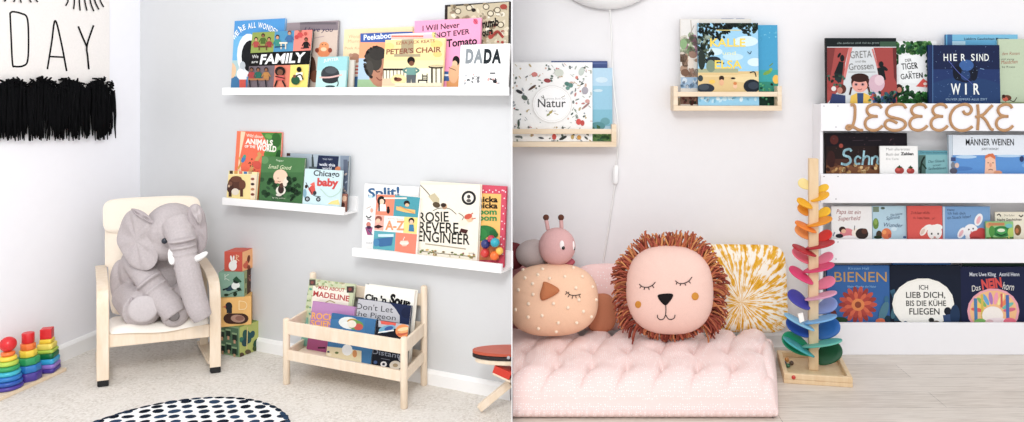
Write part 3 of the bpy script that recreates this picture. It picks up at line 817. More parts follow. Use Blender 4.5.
# b: family
b = Book(W1, 246.5, 306.8, L1, 32.5, .0635, 7, '14110f', 'book of bright people panels with a black band reading FAMILY, front left of top ledge', group=G1); b.view = A1_
b.G([(132, 112), (248, 103), (240, 208), (120, 214)], '9fae58').G([(248, 103), (346, 97), (338, 204), (240, 208)], '4d9dc2').G([(346, 97), (436, 92), (428, 200), (338, 204)], 'f08a78')
b.G([(112, 280), (248, 275), (240, 392), (100, 392)], '85787e').G([(248, 275), (326, 273), (318, 392), (240, 392)], 'de8264').G([(326, 273), (420, 270), (412, 392), (318, 392)], 'f3dc74')
b.T('FAMILY', 172, 268, 398, 44, 'f6f6f4', 258, .035, .1).T('We', 134, 240, 166, 16, 'd8d8d4', 238, .02).T('are', 132, 264, 164, 12, 'd8d8d4', 262, .02)
def fig(b, x, y, sc, cl, skin, hair='2a1c18'):
    b.E(x, y - 24 * sc, 9 * sc, 10 * sc, hair).E(x, y - 21 * sc, 6.5 * sc, 7.5 * sc, skin).G([(x - 10 * sc, y - 12 * sc), (x + 10 * sc, y - 12 * sc), (x + 13 * sc, y + 18 * sc), (x - 13 * sc, y + 18 * sc)], cl)
    b.S([(x - 10 * sc, y - 8 * sc), (x - 19 * sc, y + 8 * sc)], 5 * sc, cl).S([(x + 10 * sc, y - 8 * sc), (x + 19 * sc, y + 8 * sc)], 5 * sc, cl)
fig(b, 155, 168, 1.0, 'b8433a', 'd7a07a'); fig(b, 190, 150, 1.0, '5f7a34', '9a6a4c'); fig(b, 220, 168, 1.0, 'a83a3a', 'c58e68'); b.R(164, 178, 214, 186, '7a4a30').R(168, 186, 174, 200, '7a4a30').R(204, 186, 210, 200, '7a4a30')
fig(b, 262, 160, 1.1, '3c9a8c', 'd7a07a'); fig(b, 322, 140, 1.1, '3f78a8', 'caa080', '8a3a28'); b.R(272, 160, 312, 168, 'f0e4d0').R(278, 168, 284, 195, 'e8d8c0').R(300, 168, 306, 195, 'e8d8c0').S([(250, 185), (300, 180)], 5, '2d5c78')
fig(b, 375, 122, .8, 'd23c3c', 'b07a58'); b.E(358, 135, 10, 10, 'c9302c'); fig(b, 405, 170, 1.0, '2a2224', '9a6a4c'); b.E(402, 118, 8, 9, 'c9503c').S([(380, 190), (420, 188)], 4, '2a2224')
for x, c_ in ((135, 'b03a3c'), (168, '2f7a6a'), (208, 'c08a3c')): fig(b, x, 322, 1.1, c_, '9a6a4c')
b.R(118, 340, 222, 350, 'b5804a')
for x in (125, 165, 205): b.S([(x, 348), (x + 4, 382)], 6, '2a2a34')
b.E(278, 305, 26, 24, '2a1c18').E(278, 310, 15, 15, '8a5a40').G([(262, 325), (298, 325), (300, 350), (258, 350)], 'd05a50').S([(262, 352), (252, 380)], 8, '2a2224').S([(290, 352), (304, 380)], 8, '2a2224').S([(255, 330), (300, 340)], 5, '2a1c18')
b.E(372, 296, 12, 13, '1e1815').G([(358, 312), (390, 310), (388, 350), (352, 352)], 'f3f0e4').E(355, 350, 22, 22, '2f6a4a').S([(352, 330), (380, 322), (392, 345)], 6, '1e1815').E(350, 330, 8, 8, '8a5a40')
b.done()
# k: DADA
b = Book(W1, 458, 507.3, L1, 45, .0635, 6, 'f7f6f5', 'white book with large grey and black letters DADA at right front of top ledge', group=G1); b.view = A4_
b.T('D', 112, 278, 147, 56, '9aa0a4', bold=.06).T('A', 148, 278, 190, 56, '9aa0a4', bold=.05).T('D', 193, 278, 228, 56, '2c363c', bold=.06).T('A', 229, 278, 271, 56, '2c363c', bold=.05)
b.T('JIMMY FALLON', 116, 304, 268, 17, 'e6e3e3').R(222, 322, 246, 328, '3a3a3e').speck(108, 330, 176, 376, 16, 6, ['4a4a4e', '8e8e90', 'e2b9b4', 'c9c9cb'], 3).speck(214, 348, 262, 374, 12, 6, ['2e2e32', 'b9b9bc', 'e0b4ae'], 4)
b.E(158, 345, 10, 8, '3a3a3e').E(158, 345, 8, 6, 'f2f0ee').E(244, 362, 9, 8, '3a3a3e')
b.done()
# small spine by the cream book
b = Book(W1, 345, 352.5, L1, 60, .0505, 5, 'd8d2c8', 'slim pale book standing edge on between planet book and orange face book', group=G1, thick=.006); b.view = A2_
b.R(232, 250, 250, 392, 'cfc8bc').R(236, 255, 240, 392, '8a7a68').done()

# ------------------------------------------------ ledge 2
B5_ = (225, 125, 5.275); B6_ = (285, 140, 5.63)
b = Book(W1, 232.5, 277.5, L2, 131, .030, 4.5, 'ee6a2e', 'tall orange and green book about animals of the world on the short left ledge', group=G2); b.view = B5_
b.G([(62, 32), (110, 34), (60, 250), (40, 250)], 'f07a3c').G([(84, 34), (108, 36), (78, 170), (86, 250), (66, 250), (76, 150)], 'f7d9b8')
b.G([(190, 40), (300, 42), (296, 260), (215, 260), (205, 150), (230, 100)], '5a9a48').E(270, 80, 25, 40, '3f7a38').E(285, 190, 20, 60, '2f6a34').E(230, 60, 20, 12, '7ab058', 15)
b.T('Wild about', 112, 62, 200, 16, 'f9ead8', 70, .01).T('ANIMALS', 108, 98, 252, 26, 'faf3ea', 108, .04).T('OF THE', 104, 118, 160, 13, 'faf3ea', 122, .03).T('WORLD', 166, 132, 270, 28, 'faf3ea', 142, .04)
b.S([(70, 230), (85, 200), (78, 170)], 10, 'e8b23c').E(98, 180, 10, 20, '3c8ac0', 25).E(104, 165, 8, 9, '4fae9a').G([(112, 262), (135, 225), (170, 165), (190, 150), (192, 165), (150, 230), (140, 262)], 'd9a860').speck(125, 180, 175, 250, 16, 4, ['8a4f28', '9a5a30'], 2).G([(170, 150), (182, 140), (196, 156), (180, 168)], 'd9a860').E(170, 210, 25, 20, 'd94a24', 30)
b.done()
b = Book(W1, 284, 346.5, L2, 153, .034, 4, 'a9b6bf', 'grey blue city picture book with navy title panel, behind the baby book on short ledge', group=G2, spine='8f3a34'); b.view = B6_
b.R(0, 70, 380, 160, 'b3bfc8').R(-20, 72, 30, 90, '5a3a36').G([(150, 95), (160, 95), (166, 170), (150, 170)], '56605f').R(135, 150, 180, 200, '6b7478').R(152, 82, 158, 100, '4a5256').G([(188, 86), (304, 92), (296, 172), (178, 166)], '2c3a5c').T('THIS WAY', 212, 112, 268, 9, 'c9cfdc', 114).T('walk this', 192, 144, 282, 16, 'e6e9f0', 150, .02).T('world', 210, 164, 262, 14, 'e6e9f0', 168, .02).E(300, 165, 18, 16, 'e08a50').R(312, 90, 372, 380, '8f9cab').R(330, 110, 352, 380, '6c7688').R(354, 120, 374, 380, '2a2f3a').speck(318, 190, 350, 330, 14, 8, ['5c667a', 'aab4c2', 'c7b9b2'], 6)
b.done()
b = Book(W1, 332, 346, L2, 193, .048, 4, '9a6a58', 'small reddish brown book peeking out right of the baby book on short ledge', group=G2, thick=.006); b.view = B6_
b.R(300, 295, 352, 390, 'a87462').E(335, 330, 14, 16, 'd9b49a').E(325, 365, 12, 14, '5f3a34').done()
b = Book(W1, 226, 254.5, L2, 170.5, .0625, 6, 'efdc9c', 'small yellow board book with brown buffalo at left front of short ledge', group=G2, thick=.011); b.view = B5_
b.R(0, 235, 170, 262, 'f3e4b0').R(135, 262, 168, 390, 'f1dfc4')
for i, c_ in enumerate(('5a4a3c', 'd8a23c', 'e07a5a', '3f86b8', 'c9a884')): b.R(24 + i * 25, 241, 42 + i * 25, 258, c_)
for i, c_ in enumerate(('a0624a', '5a4a4a', 'c08a5a', '8a4a3a')): b.E(146, 285 + i * 27, 10, 7, c_)
b.E(58, 310, 42, 38, '6b4332').E(28, 330, 18, 28, '57362a').E(92, 315, 18, 26, '7d5038').R(20, 340, 36, 378, '57362a').R(80, 335, 96, 378, '6b4332').E(55, 352, 20, 18, 'e8dccb').E(30, 310, 10, 12, '8a5c44').E(60, 285, 30, 16, '7d5038').E(22, 322, 6, 7, 'd0b498')
b.done()
b = Book(W1, 258, 301.2, L2, 156, .0625, 6, '4f7f4e', 'green book with a round pale baby head under curly white title, middle of short ledge', group=G2, spine='3a5f3c'); b.view = B5_
b.R(185, 160, 480, 250, '5c8c58').speck(190, 270, 345, 385, 34, 14, ['2e5232', '3a6240', '274a2c', '47704a'], 5).E(210, 185, 20, 20, '74a06c')
b.T('Super', 270, 190, 310, 10, 'd7e4c8', 194).T('Small Good', 228, 228, 350, 20, 'e3e8c4', 236, .0, .3)
b.E(293, 272, 38, 38, 'efcfb6').E(280, 280, 3, 3, '4a3028').E(272, 300, 10, 8, 'e8b8a0').S([(280, 296), (287, 300), (294, 297)], 3, '8a4a3c').E(295, 345, 26, 24, 'e6e2d4').E(296, 340, 16, 22, '4c3a34').E(300, 318, 12, 12, '6b4a3c').E(285, 368, 16, 8, 'd9d4c8').E(322, 300, 14, 26, 'e8dccb', 20).T('by the author', 250, 386, 320, 7, 'cfd9bf', 390)
b.view = B6_; b.speck(10, 215, 85, 335, 26, 14, ['2e5232', '22402a', '1f3a26', '47704a'], 7)
b.done()
b = Book(W1, 302, 339.3, L2, 168.5, .0625, 6, 'cfe3e6', 'pale blue book reading Chicago baby with red pram at right front of short ledge', group=G2); b.view = B6_
b.T('Chicago', 160, 200, 306, 30, '3a3e44', 208, .02).T('baby', 180, 256, 300, 40, 'd23a30', 262, .05)
b.G([(130, 275), (165, 240), (172, 290), (150, 310)], 'd9452f').G([(140, 250), (166, 235), (170, 262)], 'e8694f').S([(118, 240), (135, 270), (160, 310), (200, 320)], 4, '3a3e44').E(126, 332, 15, 15, '3a3e44').E(126, 332, 8, 8, 'aeb6ba').E(188, 334, 13, 13, '3a3e44').E(188, 334, 7, 7, 'aeb6ba').E(168, 298, 10, 12, '4a4e54').S([(200, 275), (250, 320), (300, 300), (318, 270)], 4, 'b9d6c4').G([(240, 360), (262, 345), (300, 335), (310, 365)], 'efd78a').E(120, 262, 8, 10, '4a3a34').E(112, 300, 10, 25, '8fb4c4')
b.done()

# ------------------------------------------------ ledge 3
C7 = (350, 180, 5.275); C8 = (430, 180, 4.69)
b = Book(W1, 361.5, 416, L3, 183.5, .030, 4.2, 'f3f2f0', 'large white book reading Split! in blue letters behind the A-Z book', group=G3); b.view = C7
b.T('Split!', 96, 92, 262, 46, '2f6f9c', 84, .03).R(96, 84, 130, 92, '7ab0c8').E(108, 88, 10, 10, 'c8dde6').S([(85, 190), (100, 200), (112, 190)], 6, '4a4a50').E(98, 235, 12, 14, 'd88a7a').G([(80, 250), (120, 250), (112, 290), (92, 290)], 'b0568a').S([(90, 205), (112, 212)], 4, '8a5a6a').E(100, 250, 14, 8, '5a3a60').S([(95, 262), (118, 290)], 5, '3f6a8a').E(115, 160, 8, 12, 'e8b8a4').S([(88, 150), (110, 140)], 4, 'c9b9b0').T('the art of', 86, 335, 118, 8, '9a9a9e')
b.done()
b = Book(W1, 455, 503.5, L3, 183.5, .034, 4.2, 'd63d62', 'pink dotted book with yellow panel and Chicka Boom lettering at right of lowest ledge', group=G3, spine='a82848'); b.view = C8
b.G([(225, 62), (334, 66), (324, 375), (215, 375)], 'f0c063')
for i in range(9):
    for j in range(2): b.E(346 + j * 14 - i * 2.2 + (i % 2) * 5, 50 + i * 36 + j * 10, 3.4, 3.4, 'f6d9e0')
for i in range(8): b.E(250 + i * 15, 48 + (i % 2) * 8, 3.4, 3.4, 'f6d9e0')
b.T('Chicka', 196, 102, 318, 25, '1e1c20', 104, .03).T('Chicka', 196, 130, 318, 25, '1e1c20', 133, .03).T('Boom', 204, 160, 314, 26, '2f9a5a', 162, .03).T('Boom', 204, 188, 314, 26, '2f9a5a', 191, .03)
b.E(270, 240, 46, 26, '2f8a4a', 15).E(240, 255, 30, 30, '37964f').E(300, 252, 22, 16, '2a7a44', 30).G([(225, 260), (240, 262), (228, 375), (212, 375)], '231c1e').G([(240, 290), (330, 280), (326, 375), (222, 375)], 'd98a4a')
b.done()
b = Book(W1, 417, 477, L3, 181, .050, 4.6, 'f1eadb', 'big cream book reading ROSIE REVERE, ENGINEER, tallest on the lowest ledge', group=G3, thick=.012, spine='e4dccb'); b.view = C8
b.R(-70, 12, 245, 22, 'ebe2d0').E(182, 84, 34, 34, '3a3a3c').E(182, 84, 24, 24, 'e9e4d8').E(182, 78, 9, 10, '5a5654').E(182, 96, 12, 8, '6a6664').E(182, 84, 29, 29, '3a3a3c', 0, 22).E(182, 84, 23, 23, 'ece6da').E(182, 78, 8, 9, '5a5654').E(182, 97, 11, 8, '6a6664')
b.view = (345, 175, 4.218)
b.T('ROSIE', 312, 198, 438, 40, '33322f', 196, .012).T('REVERE,', 312, 240, 490, 42, '33322f', 246, .012).T('ENGINEER', 308, 278, 526, 42, '33322f', 294, .012)
b.S([(318, 42), (345, 70), (362, 92)], 3, '5a544a').G([(352, 90), (378, 76), (398, 100), (398, 125), (378, 122)], 'cfc3a4').E(386, 126, 16, 12, '6a5a44', 20).E(420, 132, 11, 13, 'd9b08a').E(416, 127, 12, 9, '4a3a30').S([(372, 150), (400, 140), (440, 142), (470, 165)], 2.5, '4a443c').E(500, 200, 22, 14, 'ece4d2', -20).E(526, 185, 14, 14, 'eac4a0').E(520, 175, 17, 11, 'd1552c', -20).S([(525, 172), (540, 160)], 4, 'd1552c').S([(535, 185), (552, 182)], 3, 'd1552c').G([(490, 225), (520, 232), (512, 248), (484, 240)], '5a2e2c').S([(480, 160), (500, 175), (495, 190)], 2.5, '6a6458')
b.S([(340, 290), (420, 300), (480, 308), (510, 312)], 4, 'b7aa94')
rn = random.Random(4)
for i in range(30):
    x = rn.uniform(315, 545); y = 318 + (x - 315) * .085 + rn.uniform(-6, 14)
    b.E(x, y, rn.uniform(3, 8), rn.uniform(2, 6), rn.choice(['8a9a5a', 'b7a868', 'c9a070', '6a6a4a', 'd9b878', '9a5a4a']), 0, 8); b.k -= 1
b.k += 1; b.S([(318, 320), (420, 332), (550, 345)], 2.5, '7a7058').T('by Andrea', 524, 332, 546, 5, '5a544a')
b.done()
b = Book(W1, 372.5, 416.2, L3, 194, .0635, 6.3, 'f6efe8', 'small book of orange and teal picture squares reading A-Z at left front of lowest ledge', group=G3); b.view = C7
b.G([(138, 76), (238, 80), (228, 190), (128, 184)], 'ef8a64').G([(238, 80), (370, 92), (358, 198), (228, 190)], '4fa8b4').G([(286, 194), (358, 198), (352, 285), (280, 278)], 'f4dc84').G([(128, 186), (182, 188), (176, 268), (122, 262)], 'f3b0a0').G([(118, 266), (242, 276), (236, 375), (112, 362)], '62b2bc').G([(242, 276), (354, 286), (346, 392), (236, 375)], 'ef8464')
b.E(166, 110, 22, 26, '2a2626').E(168, 115, 13, 15, 'f0d4bc').G([(152, 128), (188, 128), (192, 165), (146, 165)], 'f4f0ec').R(150, 100, 158, 165, '2a2626').E(202, 162, 9, 16, '2e2a2c').E(202, 146, 7, 7, '2e2a2c')
b.E(300, 122, 16, 14, '3a2a26').E(302, 132, 11, 9, 'eac09c').G([(245, 138), (290, 150), (345, 158), (345, 178), (290, 170), (245, 158)], 'f0c070').S([(262, 140), (340, 175)], 6, 'e0a050').R(180, 92, 300, 100, 'efe6dc')
b.T('A-Z', 186, 262, 288, 46, 'e9a06c', 264, .03).T('favorite letters', 200, 206, 280, 7, 'c9a89a', 210)
b.E(152, 205, 18, 16, '9a5a4a').E(150, 215, 12, 12, 'efc8ac').G([(120, 248), (150, 235), (178, 246), (150, 256)], '4a2c2c')
b.E(325, 215, 15, 16, '2a2626').E(325, 221, 10, 11, 'efc8ac').G([(314, 235), (336, 235), (340, 272), (310, 270)], '3a8ab0')
b.G([(135, 310), (228, 300), (220, 345), (160, 352), (140, 335)], '3a78a8').R(150, 285, 232, 300, 'cfe4ea').E(140, 330, 16, 20, '4a90b8').E(288, 332, 24, 12, 'f4e4d8').R(268, 320, 308, 330, 'f0d8c8').E(288, 345, 14, 5, 'e8c8b4').S([(282, 318), (290, 300)], 3, 'f7efe8')
b.done()
# bead toy on ledge 3
bead_c = {'navy': '2d3470', 'teal': '2ea3b4', 'red': 'c83a34', 'orange': 'ee7030', 'yellow': 'f0bc58', 'crimson': 'b33450'}
broot = thing('bead_toy', 'cluster of coloured wooden beads resting on the right end of the lowest ledge', 'toy', W1.at(489, .062, L3))
for nm, x, y, off in (('red', 485.0, 253, .056), ('orange', 494.5, 255.7, .056), ('navy', 485.5, 244, .052), ('teal', 495, 242.5, .056), ('yellow', 499.5, 251, .049), ('crimson', 491.2, 239, .050)):
    p = W1.hit(x, y, off); m = MB(); m.ball(p, .0150 if nm not in ('yellow', 'crimson') else .0125, 18, 12)
    part('bead', m, plain('bead_' + nm, bead_c[nm], .3, .04, 40, 0, .5), broot, label=nm + ' bead')

# ================================================================== BOOK STAND
SF = gnd(286.5, 384); SR = gnd(404, 408.4)
su = (SR - SF).normalized(); sw = (SR - SF).length
sd = dirv(82) * .190
S_bl = SF + sd
SFr = Frame(S_bl[:2], su[:2])          # back line of the stand
depth = (SF - S_bl).dot(SFr.n)
st = thing('book_stand', 'low pale wooden book stand with two slatted tiers holding picture books', 'bookshelf', (SF + SR) / 2 + sd / 2)
lr = .0115
for p, hz, nm in ((SF, .226, 'leg'), (SR, .226, 'leg'), (S_bl, .338, 'leg'), (SR + sd, .340, 'leg')):
    m = MB(); pr = [(lr - .003, 0), (lr, .003), (lr, hz - .006), (lr - .002, hz - .0015), (lr - .005, hz)]
    m.lathe(p, pr, 20); part('leg', m, birch2, st)
def rail(p, q, z0, z1, th, nm, inset=.006):
    d = (q - p).normalized(); n = V3(d.y, -d.x, 0)
    m = MB(); m.box(p + d * inset - n * th / 2 + UP * z0, d * ((q - p).length - 2 * inset), n * th, UP * (z1 - z0)); part(nm, m, birch2, st, .0015)
rail(SF, SR, .172, .216, .010, 'front_rail'); rail(SF, SR, .084, .118, .010, 'front_rail')
for a_, b_ in ((SF, S_bl), (SR, SR + sd)):
    rail(a_, b_, .172, .214, .010, 'side_rail'); rail(a_, b_, .084, .116, .010, 'side_rail')
rail(S_bl, SR + sd, .172, .214, .010, 'back_rail'); rail(S_bl, SR + sd, .27, .31, .010, 'back_rail'); rail(S_bl, SR + sd, .084, .116, .01, 'back_rail')
m = MB(); m.prism([SF + su * .014 + sd * .03, SR - su * .014 + sd * .03, SR - su * .014 + sd * .97, SF + su * .014 + sd * .97], UP * .008)
m.v = [p + UP * .086 for p in m.v]; part('bottom_board', m, birch2, st)
SZ = .0946; G4 = 'picture books in the book stand'
D1 = (280, 270, 5.275); D2 = (350, 270, 5.275); D3 = (280, 330, 5.275); D4 = (350, 330, 5.275)
b = Book(SFr, 300.5, 346, SZ, 278.5, .075, 11, 'cfd6b4', 'pale green bordered book with red title MAD ABOUT MADELINE in the book stand', group=G4, thick=.01, spine='7fae9a'); b.view = D1
b.G([(176, 82), (362, 108), (360, 260), (160, 250)], 'f1e9dc').R(155, 50, 188, 82, '6a5a54').E(170, 66, 8, 8, '9a5a50').R(352, 86, 390, 120, '5a4a48').E(370, 102, 9, 9, '9a4a44').speck(190, 52, 350, 90, 26, 8, ['a9b888', 'e0dcc0', '8fa878', 'c4b898'], 3).speck(140, 90, 172, 250, 20, 7, ['a9b888', '8fa878', 'd9dcc0', '6fae9a'], 4)
b.T('MAD ABOUT', 202, 100, 340, 18, 'c0392f', 116, .02).T('MADELINE', 174, 136, 364, 27, 'c0392f', 166, .025).S([(240, 172), (262, 162), (290, 172)], 5, 'b9a874').R(115, 250, 150, 420, '8fc0b0')
b.view = D3; b.R(95, 20, 145, 130, '8abaa8').done()
b = Book(SFr, 358, 408, SZ, 284, .072, 9.5, 'f5f3ea', 'large white book with black brush lettering at right back of the book stand', group=G4, thick=.018, spine='2b2b2e', pages='d9cfb8'); b.view = D2
b.T("Cin 'n", 78, 158, 190, 32, '16161a', 176, .05).T('Sour', 206, 176, 314, 50, '16161a', 206, .06).done()
b = Book(SFr, 306.5, 349, SZ, 301, .098, 11, 'c391c0', 'lilac book with yellow title ROCKET SCIENCE on left side of the book stand', group=G4, thick=.009); b.view = D1
b.R(150, 160, 390, 215, 'c697c2').T('ROCKET', 166, 256, 330, 32, 'f4b83a', 272, .02).T('SCIENCE', 162, 292, 334, 28, 'f4b83a', 306, .02)
b.view = D3; b.R(130, 10, 260, 130, 'b45c8e').R(200, 90, 240, 98, '5a2a44').done()
b = Book(SFr, 351, 404, SZ, 298.5, .098, 11.5, '24365f', "navy book with a big grey speech bubble starting Don't Let in the book stand", group=G4, thick=.009); b.view = D2
b.G([(10, 148), (150, 165), (215, 178), (240, 205), (262, 240), (262, 330), (0, 320)], 'c9c8cc').T("Don't Let", 32, 204, 226, 30, '4a4a50', 226, .0).T('the Pigeon', 24, 240, 240, 26, '4a4a50', 266, .0).E(300, 225, 30, 30, '1d2c52').done()
b = Book(SFr, 326, 370.5, SZ, 313, .125, 11.5, '3f86b4', 'blue book with a colourful egg shaped picture in front row of the book stand', group=G4, thick=.009); b.view = D1
b.R(262, 225, 440, 260, '2f78a8').E(365, 280, 56, 32, 'e9ece8', 8).E(385, 280, 34, 24, 'c9a04a', 8).E(350, 290, 26, 18, 'eff1ee', 5).E(400, 285, 20, 18, '5a9a5a')
b.view = D2; b.E(30, 290, 42, 26, '7aa85a', 8).E(45, 300, 24, 18, 'd05a48').E(10, 285, 24, 20, 'f0e9da').R(80, 240, 140, 350, '3a80ae')
b.view = D3; b.G([(235, 85), (330, 95), (430, 110), (430, 180), (230, 140)], 'e8dcba').E(355, 105, 28, 30, 'f2f3f2').E(395, 125, 12, 20, 'd89a5a').E(300, 120, 10, 6, '7a8a5a').R(250, 110, 262, 120, '5a6a7a').E(262, 130, 12, 7, 'f1e8d0').done()
b = Book(SFr, 371.2, 403.5, SZ, 320, .125, 11.5, '262a38', 'dark book with orange planet and rocket at right front of the book stand', group=G4, thick=.01); b.view = D2
b.G([(150, 262), (330, 290), (330, 320), (240, 310), (150, 300)], 'c3c4ca').G([(160, 268), (245, 275), (240, 296), (165, 285)], 'e2553a').E(195, 310, 45, 18, '7fb7cf', -15).E(205, 308, 24, 11, '3a6aa8', -15).S([(150, 330), (230, 318)], 7, 'f1f1f0').E(280, 322, 40, 36, 'ef9a4a').E(282, 312, 32, 10, 'f7d8a8', -10).E(276, 336, 30, 9, 'd9682c', -12).E(285, 326, 28, 6, 'f3bb78', -10)
b.view = D4; b.T('Distant', 116, 124, 262, 26, '9aa0ae', 150, .01).S([(165, 150), (210, 158)], 3, '8a90a0').E(178, 180, 17, 15, 'e9e9ea').E(178, 180, 8, 7, '4a4e5a').E(240, 186, 31, 24, 'e3dccf').E(240, 186, 14, 10, 'b9a88a').E(135, 170, 10, 9, '4a6a9a').E(268, 150, 12, 16, 'b8bcc4').done()

# ================================================================== ROUND RUG
rR = .33; _e = W(192, 399, 1); _e = V3(_e.x, _e.y, 0).normalized(); rc = gnd(192, 399) - _e * (rR) + V3(-.055, -.036, 0)
m = MB(); m.lathe(rc, [(rR - .004, 0.0005), (rR, .003), (rR, .006), (rR - .004, .008)], 72, lin('2a3038'))
top = V3(rc.x, rc.y, .0081)
m2 = MB()
def disc(cx, cy, a, b_, rot, z, c, n=10):
    b0 = len(m.v)
    for k in range(n):
        t = 2 * PI * k / n; x, y = a * math.cos(t), b_ * math.sin(t)
        m.v.append(V3(cx + x * math.cos(rot) - y * math.sin(rot), cy + x * math.sin(rot) + y * math.cos(rot), z))
    m.face(list(range(b0, b0 + n)), c)
disc(rc.x, rc.y, rR - .006, rR - .006, 0, .0082, lin('f1efed'), 72)
rn = random.Random(11)
step = .044
cols_ = ['1b2736', '16202e', '223246', '121a26', '27405c']
for j in range(-14, 15):
    for i in range(-12, 13):
        x = i * step * 1.06 + (j % 2) * step * .53 + rn.uniform(-.003, .003); y = j * step * .82 + rn.uniform(-.003, .003)
        if math.hypot(x, y) < rR - .012:
            disc(rc.x + x, rc.y + y,   .0172 * rn.uniform(.9, 1.12), .0138 * rn.uniform(.9, 1.1), rn.uniform(-.5, .5), .00835, lin(rn.choice(cols_)))
for k in range(56):
    a_ = 2 * PI * k / 56
    disc(rc.x + math.cos(a_) * (rR - .008), rc.y + math.sin(a_) * (rR - .008), .008, .0165, a_, .0084, lin(rn.choice(cols_)))
rug = solo('round_rug', m, attrmat('woven_rug', .95, .05, .5, 260, .12), 'round white rug with dark navy pebble dots on the carpet', 'rug')

# ================================================================== STOOL at the divide
sp = W(506, 352, 2.31)
sroot = thing('side_table', 'small table with red brown half round top and splayed pale leg beside the pink mattress', 'table', V3(sp.x, sp.y, 0))
def wall_x(y): return (511.2 - CX) / F * y
m = MB(); R0 = .117
pts = []
cxs = wall_x(2.31) ; 
for k in range(25):
    a_ = PI / 2 + PI * k / 24
    y = 2.31 + .045 * math.sin(a_); x = wall_x(y) + R0 * math.cos(a_) * 1.02
    pts.append(V3(min(x, wall_x(y)), y, zat(352, 2.31)))
m.prism(pts, UP * .0085); part('table_top', m, plain('red_brown_lacquer', 'b8523a', .35, .12, 30), sroot, .001)
m = MB(); m.prism([V3(p.x, p.y, zat(356, 2.31)) for p in pts], UP * .0105); part('rim', m, plain('dark_edge_band', '241a1c', .5), sroot, .001)
def inset(ps, f): 
    c_ = V3(cxs, 2.31, 0); return [V3(c_.x + (p.x - c_.x) * f, c_.y + (p.y - c_.y) * f, 0) for p in ps]
m = MB(); pz = zat(361, 2.31)
m.prism([V3(p.x, p.y, pz) for p in inset(pts, .93)], UP * .0135); part('under_frame', m, birch2, sroot, .002)
def bevel_board(x0, y0, x1, y1, d, w, th, nm, mt):
    P, Q = W(x0, y0, d), W(x1, y1, d); m = MB()
    m.bar([P, Q], th, w, V3(0, 1, 0)); part(nm, m, mt, sroot, .0015)
bevel_board(494.5, 366.5, 511, 373.5, 2.30, .023, .05, 'red_panel', plain('red_lacquer', 'cf3b2c', .35, .06, 30))
bevel_board(493.5, 370.6, 511, 378.8, 2.30, .006, .052, 'panel_edge', birch2)
bevel_board(479.5, 408.2, 510, 383, 2.34, .022, .022, 'leg', birch2)
m = MB(); m.ball(W(508.5, 357.7, 2.22), .005, 10, 8); part('bolt', m, plain('brushed_steel', 'a9abb0', .3), sroot)
# ================================================================== RIGHT ROOM: WALL LAMP
lc = W(607, -55, Y2); lr_ = 66 / F * (Y2 - .05)
lamp = thing('wall_lamp', 'round white wall lamp with a white cord hanging down above the left shelf', 'lamp', lc)
m = MB()
prof = [(.0, .004), (.05, .004)] 
seg = 48; b0 = 0
rings = [(1.0, .012), (1.0, .03), (.985, .045), (.93, .066), (.8, .086), (.6, .1), (.35, .109), (.12, .112)]
for (r, o) in rings:
    for k in range(seg):
        a_ = 2 * PI * k / seg
        m.v.append(lc + V3(math.cos(a_) * lr_ * r, -o, math.sin(a_) * lr_ * r))
for i in range(len(rings) - 1):
    for k in range(seg):
        k2 = (k + 1) % seg; m.face([i * seg + k, i * seg + k2, (i + 1) * seg + k2, (i + 1) * seg + k], (1, 1, 1), True)
m.face([k for k in range(seg)][::-1]); m.face([(len(rings) - 1) * seg + k for k in range(seg)])
part('lamp_shade', m, plain('opal_white_shade', 'f6f6f6', .35, .01, 20), lamp)
m = MB(); m.ell(lc + V3(0, -.006, 0), V3(.16, 0, 0), V3(0, .0058, 0), V3(0, 0, .16), 28, 8); part('back_plate', m, white_lac, lamp)
wc = plain('white_cord', 'efeeec', .5, .02, 50)
m = MB(); m.tube(catmull([W(608, -10, 2.935), W(610, 12, 2.93), W(611.5, 40, 2.925), W(612.5, 70, 2.925), W(615, 100, 2.90), W(618, 125, 2.895), W(617.5, 150, 2.915), W(616, 166, 2.93)], 8), .0027, 8); part('cord', m, wc, lamp)
m = MB(); m.tube(catmull([W(615, 184, 2.93), W(612, 205, 2.935), W(607.5, 235, 2.935), W(603, 262, 2.935), W(600, 280, 2.935), W(599, 300, 2.935)], 8), .0027, 8); part('cord', m, wc, lamp)
m = MB(); m.tube([W(616, 165, 2.93), W(615.7, 168, 2.93), W(615.3, 182, 2.93), W(615, 185, 2.93)], [.005, .0095, .0095, .005], 12, flat=(1.15, .8), ref=V3(1, 0, 0)); part('cord_switch', m, plain('white_plastic', 'f4f4f4', .35, .01, 20), lamp)

